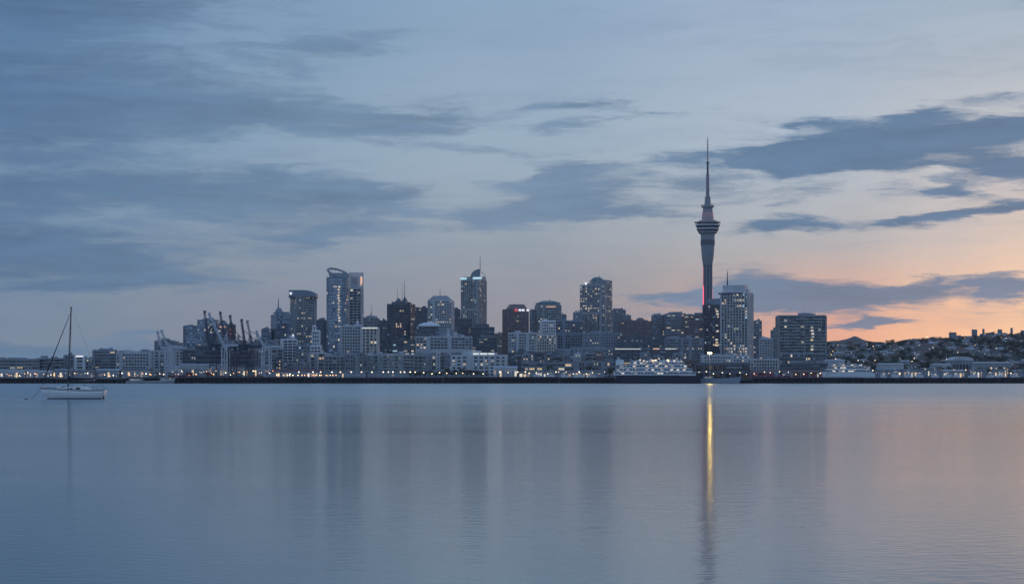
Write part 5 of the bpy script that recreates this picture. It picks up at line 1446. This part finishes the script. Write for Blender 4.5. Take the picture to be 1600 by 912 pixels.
for nm, lab, x0, x1, yt, k in (('apartment_block', 'square block on the ridge, first to break the hill skyline', 1484, 1495, 520, .6),
                              ('apartment_block', 'flat block on the ridge with wide roof, second along the skyline', 1519.5, 1527.5, 515.5, .8),
                              ('water_tower', 'small stubby tower on the ridge between two flat blocks', 1536, 1539, 514.5, 1),
                              ('apartment_block', 'narrow block with side step on the ridge, third along the skyline', 1560, 1566.5, 515.5, .8),
                              ('apartment_tower', 'slim tall tower standing on the ridge skyline', 1580, 1583.2, 513, 1),
                              ('apartment_block', 'dark block at the very end of the ridge skyline', 1596, 1606, 517, .7)):
    x = Bld(nm, lab, x0, x1, yt, HILL_Y + 15, 'punch', 'mid', k=k, lit=.02, plant=False)
    if x1 - x0 > 6:
        x.block('roof_room', x0 + 1, x0 + 3.4, yt - 1.4, yt, dep=.4)

# ------------------------------------------------------------------ the moored yacht
def yacht():
    Y = 263.0; c0 = 114.0; cx = PX(c0, Y)
    e = thing('sailing_yacht', 'white sailing yacht with bare mast moored alone on calm water', 'sailboat', (cx, Y, 0))
    X = lambda p: PX(p, Y) - cx
    Z = lambda p: PZ(p, Y)
    gel = mat('gelcoat_white', (.80, .80, .79), .3, .06, .6)
    nav = mat('navy_stripe', (.012, .018, .03), .4, .1, 1)
    alu = mat('mast_alloy', (.10, .095, .10), .5, .15, 2, metallic=.3)
    cov = mat('sail_cover', (.016, .022, .035), .85, .3, 3, bump=.3)
    teak = mat('deck_grey', (.40, .41, .41), .7, .1, 2)
    wire = mat('rigging_wire', (.06, .065, .075), .4, 0, metallic=.4)
    n = 36; half = 1.5
    def st(t):          # t 0 bow .. 1 stern -> section points from keel to rail, one side
        bmx = half * min(1.0, math.sin(min(1, t * 1.35 + .02) * math.pi / 2) ** .75) * (1 - .28 * max(0, t - .6) ** 1.3 / .3)
        zs = 1.55 - .33 * min(1, t * 1.35) + .22 * max(0, t - .62)
        xb = X(62); xs = X(166)
        pts = []
        for k, zf in ((0.0, -.5), (.42, -.30), (.74, 0.02), (.88, .30), (.96, .62), (1.0, 1.0)):
            zz = zf if zf < .2 else .30 + (zs - .30) * (zf - .3) / .7
            stem = (1 - max(0, min(1, zz / 1.5))) * 1.15 * max(0, 1 - t * 2.2)
            tr = -(1 - max(0, min(1, zz / 1.2))) * .55 * max(0, (t - .7) / .3)
            pts.append((xb + (xs - xb) * t + stem + tr, bmx * k, zz))
        return pts
    S = [st(i / n) for i in range(n + 1)]
    vs = []; fs = []; mi = []
    for s in S:
        for p in s:
            vs.append((p[0], -p[1], p[2]))
        for p in reversed(s):
            vs.append((p[0], p[1], p[2]))
    for i in range(n):
        for j in range(11):
            a = i * 12 + j; fs.append((a, a + 12, a + 13, a + 1)); mi.append(1 if j in (0, 1, 9, 10) else 0)
    mb = MB(); mb.v = vs; mb.f = fs + [tuple(n * 12 + k for k in range(11, -1, -1))]; mb.m = mi + [0]
    mb.build('hull', [gel, nav], e, smooth=True)
    # sheer stripe and rail, following the hull
    for nm, off, zz0, zz1, m in (('sheer_stripe', .015, -.17, -.11, nav), ('toe_rail', .02, -.015, .05, cov), ('boot_stripe', .012, None, None, nav)):
        mb = MB()
        for i in range(n):
            for sg in (-1, 1):
                q = []
                for k in (i, i + 1):
                    if zz0 is None:
                        p = S[k][2]; p2 = S[k][3]; w0 = [p[0], p[1], .01]; w1 = [p[0] * .7 + p2[0] * .3, p[1] * .62 + p2[1] * .38, .15]
                    else:
                        p = S[k][5]; pl = S[k][4]; f = lambda d: min(1, -d / max(.05, p[2] - pl[2])) if d < 0 else 0
                        w0 = [p[0] + (pl[0] - p[0]) * f(zz0), p[1] + (pl[1] - p[1]) * f(zz0), p[2] + zz0]; w1 = [p[0] + (pl[0] - p[0]) * f(zz1), p[1] + (pl[1] - p[1]) * f(zz1), p[2] + zz1]
                    q.append((w0, w1))
                P = [(v[0], sg * (v[1] + off), v[2]) for v in (q[0][0], q[1][0], q[1][1], q[0][1])]
                mb.add(P, [(0, 1, 2, 3)])
        mb.build(nm, m, e)
    mb = MB()
    mb.poly([(s[5][0], -s[5][1] + .03, s[5][2] - .03) for s in S] + [(s[5][0], s[5][1] - .03, s[5][2] - .03) for s in reversed(S)]); mb.build('deck', teak, e)
    # cabin trunk: low forward, higher aft, sloping into the cockpit
    prof = [(84, 609.5), (88, 606.4), (104, 604.6), (122, 603.2), (130, 603.0), (136, 605.6), (143, 608.6), (144, 610.5)]
    mb = MB(); vs = []; fs = []
    for px, py in prof:
        w1 = .85 if px > 90 else .5
        for yy, dz in ((-w1 - .18, None), (-w1, 0), (w1, 0), (w1 + .18, None)):
            vs.append((X(px), yy, Z(py) if dz is not None else .98))
    for i in range(len(prof) - 1):
        for j in range(3):
            a = i * 4 + j; fs.append((a, a + 4, a + 5, a + 1))
    fs += [(0, 1, 2, 3), tuple(4 * (len(prof) - 1) + k for k in (3, 2, 1, 0))]
    mb.add(vs, fs); cab = mb.build('cabin', gel, e)
    for a, c, y0, y1 in ((107.5, 111, 606.0, 608.0), (112.5, 116, 605.8, 608.0), (121, 128, 605.0, 608.0)):
        mb = MB(); k = 14; xm, zm = (X(a) + X(c)) / 2, (Z(y0) + Z(y1)) / 2; ra, rb = (X(c) - X(a)) / 2, (Z(y0) - Z(y1)) / 2
        f = [(xm + ra * math.copysign(abs(math.cos(t)) ** .6, math.cos(t)), zm + rb * math.copysign(abs(math.sin(t)) ** .6, math.sin(t))) for t in [2 * math.pi * i / k for i in range(k)]]
        mb.add([(p, -1.02, q) for p, q in f] + [(p, -.88, q) for p, q in f], [tuple(range(k))] + [(i, k + i, k + (i + 1) % k, (i + 1) % k) for i in range(k)])
        mb.build('window', GL['deep'], cab)
    mb = MB(); mb.box(X(97), X(101.5), -.32, .32, Z(605.0) - .1, Z(604.0)); mb.build('hatch', cov, e)
    for px in (90, 94):
        mb = MB(); mb.lathe([(.09, 0), (.09, .12), (.16, .2), (.12, .34)], 8, cx=X(px)); mb.v = [(a, c, d + Z(606) - .05) for a, c, d in mb.v]; mb.build('cowl_vent', gel, e)
    mb = MB(); mb.box(X(143), X(160), -.95, -.6, 1.0, 1.22); mb.box(X(143), X(160), .6, .95, 1.0, 1.22); mb.build('cockpit_coaming', gel, e)
    # mast and rig
    b0 = Vector((X(106.6), 0, Z(604.8))); t0 = Vector((X(111.2), 0, Z(480.5)))
    mb = MB(); mb.tube(b0, t0, .105, .085, 10); mast = mb.build('mast', alu, e)
    mb = MB(); mb.box(t0.x - .16, t0.x + .16, -.05, .05, t0.z - .04, t0.z + .08); mb.build('masthead', alu, mast)
    mb = MB(); sp = b0.lerp(t0, .52); mb.tube((sp.x, -.9, sp.z), (sp.x, .9, sp.z), .03, .02, 6); mb.build('spreaders', alu, mast)
    bow = Vector((X(63.5), 0, 1.52)); up = b0.lerp(t0, .955)
    mb = MB(); mb.tube(bow, up, .014, .014, 5); mb.build('forestay', wire, e)
    a = bow.lerp(up, .05); c = bow.lerp(up, .96)
    mb = MB(); mb.tube(a, a.lerp(c, .3), .045, .08, 8); mb.tube(a.lerp(c, .3), c, .08, .035, 8); mb.build('furled_jib', cov, e)
    mb = MB(); mb.tube(t0, (X(162), 0, 1.25), .010, .010, 5); mb.build('backstay', wire, e)
    for sg in (-1, 1):
        mb = MB(); mb.path([tuple(t0), (sp.x, sg * .9, sp.z), (X(109), sg * 1.42, 1.12)], .009, 5); mb.build('shroud', wire, e)
        mb = MB(); mb.tube((sp.x, 0, sp.z - .3), (X(115), sg * 1.40, 1.12), .008, .008, 5); mb.build('shroud', wire, e)
    mb = MB(); g0 = Vector((X(107), 0, Z(593.2))); g1 = Vector((X(148.5), 0, Z(593.4))); mb.tube(g0, g1, .09, .07, 8); boom = mb.build('boom', gel, e)
    mb = MB(); m = 16; q = random.Random(2)
    prev = None
    for i in range(m):
        t = i / (m - 1); p = g0.lerp(g1, .02 + t * .94) + Vector((0, 0, .13 - .05 * t)); r = (.22 - .10 * t) * (1 + q.uniform(-.07, .07))
        if prev:
            mb.tube(prev[0], p, prev[1], r, 10)
        prev = (p, r)
    mb.tube((g0.x - .02, 0, g0.z - .1), (g0.x + .06, 0, g0.z + .62), .20, .12, 8)
    mb.build('furled_mainsail', cov, boom)
    mb = MB(); mb.tube((X(131.5), 0, Z(604)), (X(133), 0, Z(594)), .05, .05, 6); mb.build('boom_crutch', alu, e)
    mb = MB(); mb.tube((X(146), 0, 1.2), (X(145), 0, Z(593.6)), .018, .018, 5); mb.build('mainsheet', wire, e)
    # rails
    mb = MB()
    for sg in (-1, 1):
        mb.path([(X(70), sg * .62, 1.38), (X(69), sg * .5, 2.05), (X(63), sg * .05, 2.18)], .028, 5)
    mb.tube((X(63), 0, 1.5), (X(63), 0, 2.18), .018, .028, 5); mb.build('pulpit', STEEL, e)
    mb = MB()
    for sg in (-1, 1):
        mb.path([(X(150), sg * 1.1, 1.1), (X(151), sg * 1.1, 1.85), (X(164), sg * .9, 1.9), (X(164.5), sg * .9, 1.15)], .028, 5)
        mb.tube((X(157), sg * 1.0, 1.1), (X(157), sg * 1.0, 1.88), .026, .026, 5)
    mb.tube((X(164), -.9, 1.9), (X(164), .9, 1.9), .018, .028, 5); mb.build('pushpit', STEEL, e)
    for i, px in enumerate((82, 97, 122, 137)):
        for sg in (-1, 1):
            mb = MB(); k = min(n, int((px - 62) / 104 * n)); p = S[k][5]; mb.tube((p[0], sg * (p[1] - .06), p[2]), (p[0], sg * (p[1] - .06), p[2] + .62), .022, .022, 5); mb.build('stanchion', STEEL, e)
    mb = MB(); mb.tube((X(152), 0, 1.45), (X(145), 0, 1.75), .025, .02, 5); mb.build('tiller', cov, e)
    mb = MB(); mb.prism([(X(160), -.05), (X(163), -.05), (X(163), .05), (X(160), .05)], -.6, .6); mb.build('rudder', nav, e)
    # mooring
    mb = MB(); mb.path([(X(62.5), 0, 1.46), (X(57), -.2, .62), (X(51), -.5, .02), (X(47), -.8, -.06)], .028, 6)
    o = mb.build('mooring_rope', mat('rope', (.10, .10, .11), .9, .2, 4)); o.location = (cx, Y, 0)
    tag(o, 'mooring rope running from the yacht bow down to the water', 'rope')
    bo = thing('mooring_buoy', 'small dark mooring buoy floating ahead of the yacht bow', 'buoy', (PX(41, 258), 258, 0))
    mb = MB(); mb.lathe([(.07, -.1), (.2, -.04), (.23, .03), (.17, .09), (.05, .12)], 14); mb.build('float', nav, bo, smooth=True)
    mb = MB(); mb.tube((0, 0, .1), (.05, 0, .22), .02, .02, 6); mb.build('ring', STEEL, bo)
yacht()

# ------------------------------------------------------------------ dusk haze over the harbour
def haze():
    mb = MB(); mb.box(-9000, 9000, -1000, 9000, -6, 352)
    m = bpy.data.materials.new('dusk_haze'); m.use_nodes = True
    T = NT(m.node_tree); T.n.clear()
    v = T.node('ShaderNodeVolumePrincipled'); o = T.node('ShaderNodeOutputMaterial'); T.l.new(v.outputs[0], o.inputs['Volume'])
    v.inputs['Color'].default_value = (.78, .86, .96, 1); v.inputs['Density'].default_value = HAZE; v.inputs['Anisotropy'].default_value = 0.2
    o = mb.build('haze', m); o['kind'] = 'stuff'
HAZE = 0.000028
haze()
